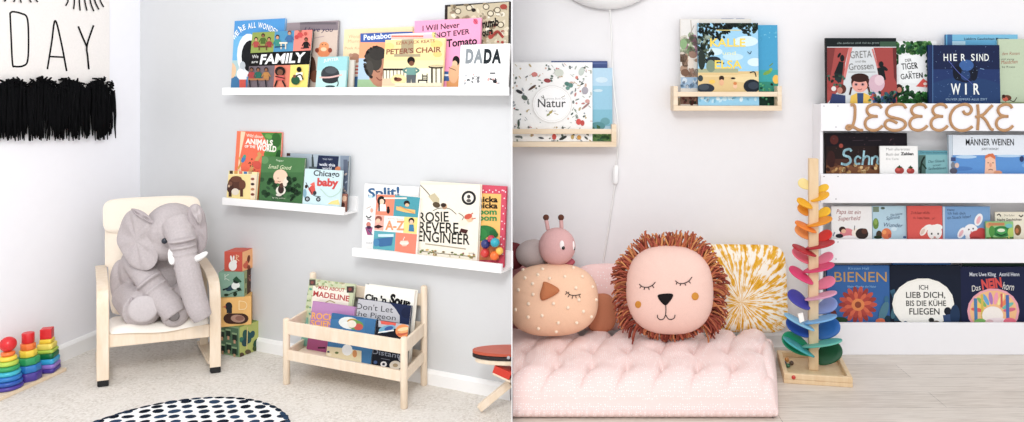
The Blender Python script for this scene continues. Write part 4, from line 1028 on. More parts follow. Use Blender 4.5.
# ================================================================== SPICE RACK STYLE SHELVES
def rack(x0, x1, yb0, yb1, yr0, yr1, yp, dep, label, wd, right_open=True):
    fd = Y2 - dep
    A = W(x0, yb1, fd); B = W(x1, yb1, fd); w = B.x - A.x
    z0, z1 = zat(yb1, fd), zat(yb0, fd)
    r = thing('wall_shelf', label, 'shelf', V3((A.x + B.x) / 2, Y2, z0), 'small pale wooden wall shelves')
    th = wd
    m = MB(); m.box(V3(A.x, fd, z0), V3(w, 0, 0), V3(0, dep, 0), UP * (z1 - z0)); part('bottom_board', m, pine, r, .0015)
    zt = zat(yp, fd)
    for x in (A.x, B.x - th):
        m = MB(); m.box(V3(x, fd, z1), V3(th, 0, 0), V3(0, dep, 0), UP * (zt - z1)); part('end_panel', m, pine, r, .0015)
    m = MB(); m.box(V3(A.x + th, fd + .001, zat(yr1, fd)), V3(w - 2 * th, 0, 0), V3(0, .010, 0), UP * (zat(yr0, fd) - zat(yr1, fd))); part('front_rail', m, pine, r, .0015)
    m = MB(); m.box(V3(A.x + th, Y2 - .009, z1), V3(w - 2 * th, 0, 0), V3(0, .009, 0), UP * .03); part('back_rail', m, pine, r)
    return z1 + .0006
RA = rack(470, 616.5, 142, 147, 129, 134, 124.5, .088, 'pale wooden wall shelf at the divide holding the white nature book', .019)
RB = rack(673.5, 782, 105.8, 110.8, 91.8, 96.6, 86, .088, 'pale wooden wall shelf between the lamp cord and the bookcase', .017)
G5 = 'books on the small shelf at the divide'; G6 = 'books on the small shelf right of the lamp cord'
N1 = (508, 55, 4.22)
b = Book(W2, 511, 592.5, RA, 62.3, .062, 3, 'f7f6f4', 'big white nature book with scattered plants around a ringed title on the small shelf', group=G5, thick=.013, spine='e9e6e2'); b.view = N1
rn = random.Random(21)
cols = ['9aa89a', 'b7bdb4', '6f7f74', 'c98a84', 'd9b7a8', '8a8f8c', 'c7b48a', 'a9b0b4', '5d6a62']
for i in range(230):
    x, y = rn.uniform(18, 352), rn.uniform(36, 364)
    if ((x - 186) / 88) ** 2 + ((y - 208) / 84) ** 2 < 1: continue
    t = rn.random(); c_ = rn.choice(cols)
    if t < .4: b.E(x, y, rn.uniform(2, 5), rn.uniform(5, 10), c_, rn.uniform(0, 180), 8)
    elif t < .75: b.S([(x, y), (x + rn.uniform(-12, 12), y + rn.uniform(-12, 12))], 2.2, c_)
    else: b.E(x, y, 4, 4, c_, 0, 8)
    b.k = min(b.k, 20)
b.k = 21
for x, y, rx, ry, c_, ro in ((112, 82, 13, 10, 'd98a84', 0), (166, 108, 15, 9, 'a8484c', 10), (250, 122, 12, 9, '5f8f84', 20), (265, 128, 10, 10, '6f9a92', 0), (252, 140, 9, 8, '7aa59a', 0), (298, 282, 11, 13, 'd9483e', 0), (314, 287, 9, 12, 'c94a42', 0), (48, 155, 16, 7, '4a4a4e', 25), (102, 138, 20, 5, '6a5048', -35), (325, 150, 14, 16, 'b9b4bc', 0), (335, 195, 10, 8, 'd9a8a0', 0), (290, 95, 6, 7, 'd88a7a', 0), (215, 75, 20, 16, 'd8dcd2', 0), (310, 70, 12, 18, 'd0d8d0', 20), (195, 345, 9, 13, 'cf4a38', 0), (232, 350, 18, 6, '4a4e48', -25), (300, 348, 9, 10, 'd6a038', 0), (272, 346, 7, 10, 'c9b070', 0), (140, 350, 12, 4, '4a4e54', 8), (45, 345, 16, 5, '8a8f8c', 0), (330, 350, 10, 4, '5a5e58', 40), (45, 288, 5, 16, '5a6a5e', 0), (328, 215, 22, 4, 'b08a84', -40), (70, 180, 14, 10, '6a7a70', 30)):
    b.E(x, y, rx, ry, c_, ro, 12)
b.E(186, 208, 84, 80, 'e6e3df').E(186, 208, 81, 77, 'fbfaf9').E(186, 208, 76, 72, 'eceae6').E(186, 208, 74, 70, 'fbfaf9')
b.T('Natur', 126, 220, 244, 34, '5a5a5c', bold=.01).T('Das grosse Buch der', 140, 188, 244, 8, 'b9b9b9').T('Kinder', 160, 240, 205, 8, 'b9b9b9').S([(164, 258), (176, 244), (188, 232)], 3, 'a9a05a').E(180, 242, 9, 5, 'b8a85a', -40).E(170, 252, 7, 4, '8f9a5a', -20).S([(140, 175), (152, 182), (148, 170)], 2.5, '6a6a64').S([(196, 246), (212, 252)], 3, 'c9c0a8').S([(225, 180), (240, 172)], 3, 'b8b4a8')
b.done()
b = Book(W2, 574, 612.5, RA, 68, .040, 2.2, 'b9d8e8', 'pale blue picture book with green at its foot beside the white nature book', group=G5, spine='9cc2d6'); b.view = N1
b.R(350, 55, 440, 130, 'bcd9ea').R(350, 130, 440, 230, 'a3cfe2').E(395, 105, 26, 12, 'd3e5ee').E(380, 150, 20, 6, 'cfe2ea').R(350, 230, 440, 300, '8fc5d6').E(410, 280, 20, 16, '7ab0b8').E(380, 300, 30, 18, '6aa3a8').R(350, 330, 440, 370, '6f9a5a').speck(355, 300, 436, 366, 26, 7, ['5a8a58', '86b070', 'a7c58a', '4a7a5a'], 6).done()
b = Book(W2, 551, 607.5, RA, 61, .026, 1.4, '4a5f94', 'navy blue book peeping out behind the white nature book', group=G5, spine='39497a'); b.view = N1
b.R(340, 32, 420, 38, '6a7cab').done()
K1 = (670, 15, 4.22); K2 = (725, 15, 4.22); KB = (660, 10, 3.836)
b = Book(W2, 680.5, 752, RB, 19, .042, 2.2, 'e3ded6', 'pale forest picture book with soft animals at left of the right small shelf', group=G6, spine='4a5a48'); b.view = KB
b.R(80, 36, 150, 110, 'e9e6e2').speck(84, 95, 146, 175, 26, 13, ['9fb48a', 'b9c4a4', '8a9a7a', 'd3cfc0', 'b58a9a'], 3).speck(82, 165, 146, 260, 26, 14, ['b79a84', '8f7764', 'd9cfc2', 'a98a78', 'e6dccb'], 4).R(80, 258, 150, 300, 'a9c0d4').speck(84, 260, 146, 300, 14, 8, ['8fb0cc', 'd6e0e8', '7a8fa8'], 5).S([(118, 40), (122, 95)], 4, 'c9c2b8').S([(130, 60), (112, 100)], 3, 'b9b2a6').E(118, 205, 12, 20, 'e4d8cc').E(96, 240, 16, 14, '8a6a54').R(78, 330, 150, 362, '8a6a5a').speck(84, 335, 146, 362, 10, 7, ['6a3a34', 'b98a6a', '4a4a3a'], 6).E(90, 130, 14, 20, '9ab98a').done()
b = Book(W2, 722, 745, RB, 18.6, .030, 1.2, '7d93b8', 'slim blue and white book just showing above the seaside book', group=G6); b.view = KB
b.R(255, 30, 275, 60, '4a6a9c').R(282, 30, 292, 60, 'e9eef4').R(292, 30, 318, 60, '5a78a8').done()
b = Book(W2, 757, 778.3, RB, 25, .040, 2.4, '2aa6cf', 'turquoise book with green bird and yellow sun at right of the right small shelf', group=G6, spine='1f7fa6'); b.view = KB
b.R(375, 58, 460, 230, '2fa8cf').R(375, 230, 460, 275, '35b0b0').R(375, 275, 460, 312, '2f9a86').R(375, 312, 460, 370, '1d4a3a').E(445, 266, 13, 17, 'f2c23a').E(412, 240, 18, 7, '8ab04a', -25).E(425, 228, 7, 6, '9aba52').S([(420, 215), (432, 205)], 4, '7aa04a').speck(385, 66, 450, 120, 16, 3, ['7cc8de', '4ab8d8'], 3).speck(385, 280, 450, 362, 24, 5, ['3aa878', '1f6a4a', '6ac08a', '203a2a'], 4).done()
b = Book(W2, 698.2, 759, RB, 23, .064, 3, 'a9d4ea', 'seaside picture book with yellow lettering under dark branches, front of the right small shelf', group=G6, thick=.011, spine='2a3a3a'); b.view = KB
b.R(145, 48, 385, 250, 'a3d3ec').E(330, 120, 46, 20, 'd9ebf3').E(365, 200, 30, 16, 'dcedf4').E(280, 180, 40, 14, 'c9e4f0').E(210, 160, 30, 14, 'd5e9f2')
b.R(145, 235, 385, 315, 'e3c891').R(145, 225, 300, 240, 'b6ba9a').E(330, 262, 60, 16, 'ecd7a6').R(145, 250, 385, 256, 'ead2a0')
rn = random.Random(2)
for i in range(260):
    x = rn.uniform(146, 384); lim = 60 + 55 * max(0, 1 - (x - 146) / 130) + 18 * math.sin(x * .06)
    y = 50 + (lim - 30) * rn.random() ** 1.2
    b.E(x, y, rn.uniform(4, 9), rn.uniform(3, 6), rn.choice(['1f2a2c', '2a3a34', '34463a', '172022', '3f5244']), rn.uniform(0, 90), 7); b.k -= 1
b.k += 1
for i in range(90):
    b.E(rn.uniform(146, 205), rn.uniform(100, 200), rn.uniform(4, 10), rn.uniform(3, 7), rn.choice(['2a3a34', '4a5a48', '8a9a84', '3a4a44', 'a9b8a8']), rn.uniform(0, 90), 7); b.k -= 1
b.k += 1
b.E(205, 192, 28, 14, '34404a').E(195, 215, 18, 24, '8fa08a').E(160, 190, 14, 40, '3a4640').S([(185, 185), (245, 205)], 5, '2e3a40')
b.T('KALLE', 192, 140, 328, 30, 'f6d94a', bold=.02).T('und', 240, 172, 290, 14, 'eef0c8').T('ELSA', 210, 224, 314, 30, 'f6d94a', bold=.02).R(215, 76, 310, 79, 'e9d88a')
b.E(175, 300, 34, 18, '3a4450').E(168, 296, 20, 12, '55606a').E(155, 262, 10, 12, '4a565a').E(352, 292, 32, 26, '2a3440').E(358, 290, 20, 14, '475260').E(236, 262, 10, 10, '4a3428').E(236, 278, 9, 12, 'e8b890').E(288, 292, 8, 10, 'efc8a4').E(288, 282, 7, 6, 'd98a3a').E(200, 275, 12, 8, 'f2c94a').E(280, 262, 9, 4, '4a3a30').S([(345, 240), (362, 238), (368, 255)], 4, '2a2e34').S([(335, 160), (345, 168), (350, 158)], 2.5, '4a5a6a')
b.R(145, 330, 385, 372, '9fd3ec').speck(150, 335, 380, 350, 18, 8, ['c9e6f2', '7fc0dc', 'e3f1f6'], 8).done()

# ================================================================== FUTON MATTRESS
pinkc = 'f3d3ce'
def dotted(name, base, dot, sc, thr):
    m, nt, bs = nodes(name); v = coords(nt)
    vo = nt.nodes.new('ShaderNodeTexVoronoi'); vo.inputs['Scale'].default_value = sc; nt.links.new(v, vo.inputs['Vector'])
    vo.inputs['Randomness'].default_value = .45
    c = mixc(nt, ramp(nt, vo.outputs['Distance'], thr - .05, thr + .05), lin(dot), lin(base))
    nt.links.new(c, bs.inputs['Base Color']); bs.inputs['Roughness'].default_value = .92; bs.inputs['Specular IOR Level'].default_value = .1
    bump(nt, bs, ntex(nt, v, 350), .3, .001); MATS[name] = m; return m
futon_m = dotted('dotted_pink_cotton', 'eed5d0', 'faf2f0', 140, .24)
yF, yB = 2.287, 2.80
TOP = .118
xr = lambda y: (777 - (y - yF) / (yB - yF) * 2.5 - CX) / F * y
xl = lambda y: (512.8 - CX) / F * y if y < P512.y + .03 else (512.8 - CX) / F * (P512.y + .03) - (y - P512.y - .03) * .25
m = MB(); NX, NY = 220, 110
sxr = lambda x, y: xr(y) - x                    # distance from the right edge
def scol(k, v): return .155 + .114 * k + .034 * (2 * abs(((v * 1.55 + .12) % 1) - .5) - .5)
tuft = []
for r_, yy in enumerate((.26, .58, .90)):
    for k in range(-1, 7): tuft.append((scol(k, yy), yy))
def fut(u, v):
    """u 0..1 left-right, v 0..1 front-back on top surface"""
    y = yF + (yB - yF) * v; x = xl(y) + (xr(y) - xl(y)) * u
    s_ = sxr(x, y)
    er = min(1, s_ / .05); ef = min(1, v / .20); eb = min(1, (1 - v) / .085)
    edge = lambda e: math.sqrt(max(0, 1 - (1 - e) ** 2))
    z = .03 + (TOP - .03) * edge(er) * edge(ef) * edge(eb)
    dip = 0; cr = 0
    for (ts, tv) in tuft:
        dd = math.hypot(s_ - ts, (v - tv) * .25); dip += .012 * math.exp(-(dd / .014) ** 2) + .005 * math.exp(-(dd / .04) ** 2)
    row = min(abs(v - q) for q in (.26, .58, .90))
    for k in range(-1, 7):
        ds = s_ - scol(k, v) - .004 * noise.noise(V3(v * 7, k * 3.1, 2))
        st_ = .45 + .55 * math.exp(-(row / .10) ** 2) if v > .2 else .8
        cr += st_ * (  .017 * math.exp(-abs(ds) / .008) + .007 * math.exp(-(ds / .035) ** 2))
    wr = noise.noise(V3(x * 14, y * 9, 3)) * .006 + noise.noise(V3(x * 45, y * 22, 1)) * .002
    k = min(1, max(0, z - .03) / (TOP - .03) * 1.4)
    return V3(x, y, max(.026, z + (.012 - dip - cr + wr) * k))
for j in range(NY + 1):
    for i in range(NX + 1):
        u = i / NX; v = j / NY
        u = 1 - (1 - u) ** 1.0; m.v.append(fut(u, v))
for j in range(NY):
    for i in range(NX):
        q = j * (NX + 1) + i; m.face([q, q + 1, q + NX + 2, q + NX + 1], (1, 1, 1), True)
# vertical sides
loop = [i for i in range(NX + 1)] + [j * (NX + 1) + NX for j in range(1, NY + 1)] + [NY * (NX + 1) + i for i in range(NX - 1, -1, -1)] + [j * (NX + 1) for j in range(NY - 1, 0, -1)]
N_ = len(loop); cen = sum((m.v[i] for i in loop), V3(0, 0, 0)) / N_
prev = loop
for zz, ins in ((.03, -.004), (.014, -.002), (.003, .012)):
    st_ = len(m.v)
    for q, i in enumerate(loop):
        p = m.v[i]; u = V3(p.x - cen.x, p.y - cen.y, 0)
        onleft = (q > NX + NY + NX)
        frontish = q <= NX; rt = NX < q <= NX + NY
        off = V3(0, 0, 0)
        if q <= NX: off += V3(0, ins, 0)
        if NX <= q <= NX + NY: off += V3(-ins, 0, 0)
        if NX + NY <= q <= NX + NY + NX: off += V3(0, -ins, 0)
        wv = .003 * math.sin(q * .9) if frontish else 0
        m.v.append(V3(p.x + off.x, p.y + off.y + wv * (zz > .01), min(zz, p.z)))
    cur = list(range(st_, st_ + N_))
    for q in range(N_):
        q2 = (q + 1) % N_; m.face([prev[q2], prev[q], cur[q], cur[q2]], (1, 1, 1), True)
    prev = cur
m.face(prev[::-1])
solo('floor_mattress', m, futon_m, 'pink tufted floor mattress with fine white dots on the laminate floor', 'mattress')
def fz(x, y):
    best = (y - yF) / (yB - yF); u = (x - xl(y)) / (xr(y) - xl(y))
    return fut(min(max(u, 0), 1), min(max(best, 0), 1)).z

# ================================================================== CUSHIONS
class Cushion:
    """pillow with a superellipse outline: local frame u, v, n"""
    def __init__(s, cen, a, b_, t, lean=0, yaw=0, e=2.6, roll=0):
        s.c = cen; s.a, s.b, s.t, s.e = a, b_, t, e
        Rm = Matrix.Rotation(math.radians(yaw), 3, 'Z') @ Matrix.Rotation(math.radians(-lean), 3, 'X') @ Matrix.Rotation(math.radians(roll), 3, 'Y')
        s.u, s.v, s.n = Rm @ V3(1, 0, 0), Rm @ V3(0, 0, 1), Rm @ V3(0, -1, 0)
    def z(s, r): return s.t * max(0, 1 - r ** 2.6) ** .55
    def pt(s, r, th, sg=1, wrinkle=True):
        c_, q = math.cos(th), math.sin(th)
        k = (abs(c_) ** s.e + abs(q) ** s.e) ** (-1 / s.e)
        x, y = s.a * r * k * c_, s.b * r * k * q
        z = s.z(r) * sg
        if wrinkle: z += .003 * math.sin(th * 23 + 2 * math.sin(th * 5)) * r ** 6 * (1 - r) * 6 + noise.noise(V3(x * 18, y * 18, 5)) * .003 * (1 - r)
        return s.c + s.u * x + s.v * y + s.n * z
    def at(s, x, y, up=.0):
        """surface point for a photo pixel"""
        ray = V3((x - CX) / F, 1, -(y - HY) / F); cam = V3(0, 0, H); h = s.t * .9
        for _ in range(12):
            q = s.c + s.n * h; t = (q - cam).dot(s.n) / ray.dot(s.n); p = cam + ray * t - s.c
            lx, ly = p.dot(s.u), p.dot(s.v)
            r = ((abs(lx) / s.a) ** s.e + (abs(ly) / s.b) ** s.e) ** (1 / s.e)
            hn = s.z(min(r, 1)); h = h * .5 + hn * .5
        return s.c + s.u * lx + s.v * ly + s.n * (h + up)
    def mesh(s, nr=22, nt=88):
        m = MB()
        rs = [1 - (1 - i / nr) ** 1.7 for i in range(1, nr + 1)]
        for sg in (1, -1):
            b0 = len(m.v); m.v.append(s.pt(0, 0, sg))
            for r in rs:
                for k in range(nt): m.v.append(s.pt(r, 2 * PI * k / nt, sg))
            for k in range(nt):
                k2 = (k + 1) % nt
                m.face([b0, b0 + 1 + k, b0 + 1 + k2][::sg], (1, 1, 1), True)
                for j in range(len(rs) - 1):
                    p = b0 + 1 + j * nt
                    m.face([p + k, p + nt + k, p + nt + k2, p + k2][::sg], (1, 1, 1), True)
        return m
def stroke(cu, pts, r, up=.0015, n=6):
    return [cu.at(x, y, up) for x, y in [tuple(p)[:2] for p in catmull([(x, y, 0) for x, y in pts], n)]]
# --- bird cushion
bird = Cushion(W(552.5, 299.5, 2.66), .163, .124, .075, 12, 4, 2.5)
bird.c.z += 0
r = thing('bird_cushion', 'peach bird face cushion with white bobbles, brown beak and one closed eye on the mattress', 'cushion', V3(bird.c.x, bird.c.y, .118))
part('cushion_body', bird.mesh(), plain('peach_linen', 'e9c0a3', .92, .08, 300, .5, .1, 420, .001), r)
bob = fabric('white_bobbles', 'f0dcc6')
O1 = (508, 260, 5.28)
for x, y in ((80, 52), (182, 48), (300, 88), (345, 42), (392, 88), (158, 78), (220, 98), (90, 95), (130, 126), (55, 158), (132, 182), (358, 148), (446, 142), (108, 232), (240, 230), (316, 252), (398, 272), (374, 212), (180, 294), (106, 302), (265, 332), (362, 332), (160, 362), (255, 378), (40, 262), (440, 300), (465, 210)):
    m = MB(); p = bird.at(x / 5.28 + 508, y / 5.28 + 260, .001); m.ball(p, .0062, 10, 7); part('bobble', m, bob, r)
bk = [bird.at(x / 5.28 + 508, y / 5.28 + 260, .004) for x, y in ((196, 114), (272, 160), (190, 212), (168, 190), (180, 140))]
m = MB(); lp = catmull(bk, 5, True); cc = sum(lp, V3(0, 0, 0)) / len(lp)
b0 = len(m.v); N_ = len(lp)
for k_, (f_, o_) in enumerate(((1, -.006), (1, .004), (.8, .011), (.4, .015))):
    for p in lp: m.v.append(cc + (p - cc) * f_ + bird.n * o_)
m.v.append(cc + bird.n * .016)
for k_ in range(3):
    for i in range(N_):
        j = (i + 1) % N_; m.face([k_ * N_ + j, k_ * N_ + i, (k_ + 1) * N_ + i, (k_ + 1) * N_ + j], (1, 1, 1), True)
for i in range(N_): m.face([3 * N_ + (i + 1) % N_, 3 * N_ + i, 4 * N_], (1, 1, 1), True)
part('beak', m, fabric('rust_brown_felt', 'b4704c'), r)
thr = plain('dark_embroidery_thread', '3a2c2c', .8)
m = MB()
for l in ([(305, 166), (330, 184), (360, 186), (384, 180)], [(312, 174), (302, 182)], [(324, 184), (316, 196)], [(342, 188), (338, 204)], [(358, 188), (360, 202)], [(374, 184), (382, 198)], [(318, 176), (322, 168)]):
    m.tube(stroke(bird, [(x / 5.28 + 508, y / 5.28 + 260) for x, y in l], 0), .0013, 6)
part('eyelid', m, thr, r)
# --- lion cushion
lion = Cushion(W(669.5, 289.5, 2.66), .154, .153, .08, 10, -4, 2.5)
r = thing('lion_cushion', 'round pink lion cushion with rust fringe mane and sleepy face, centre of the mattress', 'cushion', V3(lion.c.x, lion.c.y, .118))
part('cushion_body', lion.mesh(), plain('blush_linen', 'eac5b8', .92, .08, 300, .5, .1, 420, .001), r)
m = MB(); rn = random.Random(9)
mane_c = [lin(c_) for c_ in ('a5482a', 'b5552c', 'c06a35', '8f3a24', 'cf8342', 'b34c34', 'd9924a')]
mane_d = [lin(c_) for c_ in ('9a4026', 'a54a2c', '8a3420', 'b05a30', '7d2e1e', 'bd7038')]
for i in range(800):
    th = rn.uniform(0, 2 * PI); layer = rn.random()
    base = lion.pt(.985, th, 1, False) - lion.n * (.002 + .05 * layer)
    od = (lion.u * math.cos(th) + lion.v * math.sin(th)).normalized()
    tg = V3(0, 0, 0) + (lion.v * math.cos(th) - lion.u * math.sin(th))
    up_ = max(0, math.sin(th))
    L_ = rn.uniform(.034, .062) * (.42 if math.sin(th) < -.75 else 1) * (.85 + .4 * max(0, math.sin(th * 7 + math.sin(th * 3)) * .5)) * (.8 if layer < .15 else 1)
    q = od + tg * rn.uniform(-.55, .55) + lion.n * rn.uniform(-.1, .45)
    dr = UP * -.5 * (1 - up_)
    p1 = base + q * L_ * .5; p2 = base + q * L_ * .85 + (dr + lion.n * .15) * L_ * .25; p3 = p2 + (q * .35 + dr * .8 + tg * rn.uniform(-.3, .3)) * L_ * .35
    pts = [base, p1, p2, p3]
    for p in pts:
        if p.z < .112: p.z = .112 + rn.random() * .008
        if p.y > 2.93: p.y = 2.93
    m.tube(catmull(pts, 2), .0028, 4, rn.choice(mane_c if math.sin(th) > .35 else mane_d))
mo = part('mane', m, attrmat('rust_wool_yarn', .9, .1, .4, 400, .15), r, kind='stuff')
O2 = (600, 225, 3.52)
def px2(l): return [(x / 3.52 + 600, y / 3.52 + 225) for x, y in l]
for eye in (([(138, 208), (150, 217), (168, 219), (184, 212), (195, 201)], [(146, 214), (140, 222)], [(158, 218), (155, 228)], [(170, 218), (173, 228)], [(183, 212), (190, 221)]),
            ([(265, 196), (278, 205), (296, 205), (312, 197), (324, 183)], [(272, 201), (268, 209)], [(284, 205), (282, 214)], [(298, 204), (302, 213)], [(312, 197), (319, 205)])):
    m = MB()
    for l in eye: m.tube(stroke(lion, px2(l), 0), .0015, 6)
    part('eyelid', m, thr, r)
m = MB()
for l in ([(231, 280), (232, 300), (231, 316)], [(231, 316), (224, 330), (212, 333), (203, 326), (202, 316)], [(231, 316), (240, 330), (252, 332), (262, 326), (264, 316)]): m.tube(stroke(lion, px2(l), 0), .0015, 6)
part('mouth', m, thr, r)
def patch(cu, outline, up, name, mat, root, n=5):
    lp = catmull([V3(x, y, 0) for x, y in outline], n, True); cx_ = sum(p.x for p in lp) / len(lp); cy_ = sum(p.y for p in lp) / len(lp)
    m = MB(); N_ = len(lp); rr = ((1, -.001), (.97, up), (.6, up), (.25, up))
    for f_, o_ in rr:
        for p in lp: m.v.append(cu.at(cx_ + (p.x - cx_) * f_, cy_ + (p.y - cy_) * f_, o_))
    m.v.append(cu.at(cx_, cy_, up))
    for k_ in range(3):
        for i in range(N_):
            j = (i + 1) % N_; m.face([k_ * N_ + j, k_ * N_ + i, (k_ + 1) * N_ + i, (k_ + 1) * N_ + j], (1, 1, 1), True)
    for i in range(N_): m.face([3 * N_ + (i + 1) % N_, 3 * N_ + i, 4 * N_], (1, 1, 1), True)
    return part(name, m, mat, root)
patch(lion, px2([(204, 246), (230, 241), (256, 243), (254, 258), (240, 276), (231, 283), (220, 277), (206, 260)]), .0025, 'nose', fabric('black_felt', '1c1718'), r)
cheek = fabric('ochre_felt', 'c98a3e')
def circ(x, y, a_, b_): return [(x + a_ * math.cos(2 * PI * k / 8), y + b_ * math.sin(2 * PI * k / 8)) for k in range(8)]
patch(lion, px2(circ(134, 280, 11, 13)), .002, 'cheek', cheek, r); patch(lion, px2(circ(335, 251, 13, 14)), .002, 'cheek', cheek, r)
# --- tie dye cushion
td = Cushion(W(741, 288, 2.84), .172, .162, .045, 10, -3, 6.5)
def tiedye():
    m, nt, bs = nodes('yellow_tie_dye'); t = nt.nodes.new('ShaderNodeTexCoord'); v = t.outputs['Object']
    mp = nt.nodes.new('ShaderNodeMapping'); nt.links.new(v, mp.inputs[0]); mp.inputs['Location'].default_value = (.01, 0, -.12)
    sep = nt.nodes.new('ShaderNodeSeparateXYZ'); nt.links.new(mp.outputs[0], sep.inputs[0])
    def mth(op, a_, b_=None):
        n = nt.nodes.new('ShaderNodeMath'); n.operation = op
        for k, q in ((0, a_), (1, b_)):
            if q is None: continue
            if hasattr(q, 'links'): nt.links.new(q, n.inputs[k])
            else: n.inputs[k].default_value = q
        return n.outputs[0]
    an = mth('ARCTAN2', sep.outputs['Z'], sep.outputs['X'])
    rad = mth('POWER', mth('ADD', mth('POWER', mth('ABSOLUTE', sep.outputs['X']), 2.0), mth('POWER', mth('ABSOLUTE', sep.outputs['Z']), 2.0)), .5)
    cb = nt.nodes.new('ShaderNodeCombineXYZ'); nt.links.new(mth('MULTIPLY', an, 8.0), cb.inputs[0]); nt.links.new(mth('MULTIPLY', rad, 11.0), cb.inputs[1])
    n1 = ntex(nt, cb.outputs[0], 1.55, 3, .6)
    cb2 = nt.nodes.new('ShaderNodeCombineXYZ'); nt.links.new(mth('MULTIPLY', rad, 42.0), cb2.inputs[0]); nt.links.new(mth('MULTIPLY', an, 1.2), cb2.inputs[1])
    n2 = ntex(nt, cb2.outputs[0], 1.0, 2, .5)
    mixv = mth('ADD', mth('MULTIPLY', n1, .8), mth('MULTIPLY', n2, .2))
    c = mixc(nt, ramp(nt, mixv, .475, .53), lin('f5efe2'), lin('e3ae3c'))
    c2 = mixc(nt, ramp(nt, mixv, .56, .66), c, lin('c98a1e'))
    nt.links.new(c2, bs.inputs['Base Color']); bs.inputs['Roughness'].default_value = .92; bs.inputs['Specular IOR Level'].default_value = .1
    bump(nt, bs, ntex(nt, v, 350), .3, .001); return m
solo('tie_dye_cushion', td.mesh(20, 96), tiedye(), 'square yellow and white tie dye cushion leaning on the wall behind the lion cushion', 'cushion')
# --- pink cushion behind
pk = Cushion(W(603, 297, 2.86), .125, .125, .05, 8, 8, 3.2)
solo('throw_cushion', pk.mesh(), dotted('dotted_rose_cotton', 'f2cfcb', 'fbeeed', 90, .2), 'plain pink cushion tucked behind the bird and lion cushions', 'cushion', 'plain throw cushions behind the bird face')
rs_ = Cushion(W(601, 313, 2.77), .06, .07, .028, 10, 18, 2.6)  # terracotta cushion whose colour also stands in for shade in the gap
solo('throw_cushion', rs_.mesh(14, 56), fabric('terracotta_cotton', 'bd7a5c'), 'small terracotta cushion low between the bird and lion cushions, partly standing in for shade', 'cushion', 'plain throw cushions behind the bird face')
rc2 = Cushion(W(512, 297, 2.84), .11, .125, .045, 10, 0, 3)
solo('throw_cushion', rc2.mesh(), fabric('dusty_rose_cotton', 'd99a9c'), 'dusty rose cushion at the divide under the caterpillar toy', 'cushion', 'plain throw cushions behind the bird face')
# --- caterpillar
cr_ = thing('plush_caterpillar', 'plush caterpillar with pink smiling head and two antennae on top of the bird cushion', 'soft toy', W(548, 264, 2.73))
pkm = fabric('old_pink_plush', 'd0a4a2', 260, .6); gm = fabric('warm_grey_plush', 'bdaeab', 260, .6)
def pell(x, y, d, rx, ry, rz, nu=26, nv=18):
    k = d / F; m = MB(); m.ell(W(x, y, d), V3(rx * k, 0, 0), V3(0, rz * k, 0), V3(0, 0, ry * k), nu, nv); return m
part('head', pell(557, 246.5, 2.695, 18.5, 18.8, 15), pkm, cr_)
part('body_segment', pell(534, 254, 2.755, 18.5, 14.5, 14), gm, cr_)
part('body_segment', pell(513, 256, 2.79, 13, 13.5, 13), fabric('burgundy_plush', '6f3034'), cr_, label='burgundy body segment')
part('body_segment', pell(563, 262, 2.73, 12, 5, 10), fabric('raspberry_plush', 'b25a64'), cr_, label='raspberry pink foot segment')
for a_, b_, c_ in (((548, 230), (547, 224), (546, 219)), ((561.5, 228.5), (561.3, 223), (561, 219))):
    m = MB(); m.tube(catmull([W(*a_, 2.71), W(*b_, 2.71), W(*c_, 2.71)], 5), .0072, 10); an = part('antenna', m, pkm, cr_)
    m = MB(); m.ball(W(c_[0], c_[1] - 1.5, 2.71), .0112, 14, 10); part('antenna_tip', m, fabric('brown_plush', '5f3a2e'), an)
eyew = plain('white_felt', 'efe6e4', .8)
def onhead(x, y, up=0):
    k = 2.695 / F; dx, dz = (x - 557) / 18.5, (y - 246.5) / 18.8
    d = math.sqrt(max(.05, 1 - dx * dx - dz * dz)); return W(x, y, 2.695 - 15 * k * d - up)
for x, y, e_ in ((562.5, 246, 1), (574, 246.5, .55)):
    m = MB(); m.ell(onhead(x - .6, y - 1, -.002), V3(.0085 * e_, .0, 0), V3(0, .005, 0), V3(0, 0, .016), 14, 10); ey = part('eye', m, eyew, cr_)
    m = MB(); m.ell(onhead(x + .8 * e_, y + 2, .0025), V3(.006 * e_, 0, 0), V3(0, .003, 0), V3(0, 0, .0065), 12, 8); part('pupil', m, plain('black_bead', '15130f', .15), ey)
m = MB(); m.tube(catmull([onhead(567, 255, .001), onhead(569.5, 256.6, .001), onhead(571.5, 254.5, .001)], 4), .0014, 6); part('mouth', m, fabric('red_thread', 'a83f4a'), cr_)
# ================================================================== MARBLE TREE
maple = wood('pale_maple', 'e8cfab', 'dcbc92', (20, 20, 4))
tc = gnd(813, 372.5); ta = math.radians(-10)
tu, tv = V3(math.cos(ta), math.sin(ta), 0), V3(-math.sin(ta), math.cos(ta), 0)
tc = V3(tc.x, tc.y, 0)
tree = thing('marble_tree', 'tall wooden marble tree with rainbow petals between the mattress and the bookcase', 'toy', tc)
hw, hd = .113, .120
m = MB()
m.cbox(tc + UP * .007, tu * 2 * hw, tv * 2 * hd, UP * .014)
part('tray_floor', m, maple, tree, .002)
def traywall(a0, a1, th):
    m = MB(); d = (a1 - a0); n = V3(-d.y, d.x, 0).normalized() * th
    m.box(a0 + UP * .014, d, n, UP * .020); part('tray_rim', m, maple, tree, .003)
c00, c10, c11, c01 = [tc + tu * sx * hw + tv * sy * hd for sx, sy in ((-1, -1), (1, -1), (1, 1), (-1, 1))]
traywall(c00, c10, .016); traywall(c11, c01, .016)
traywall(c10 + tv * .016, c11 - tv * .016, .016); traywall(c01 - tv * .016, c00 + tv * .016, .016)
PH = .764
pc = tc + tv * -.004
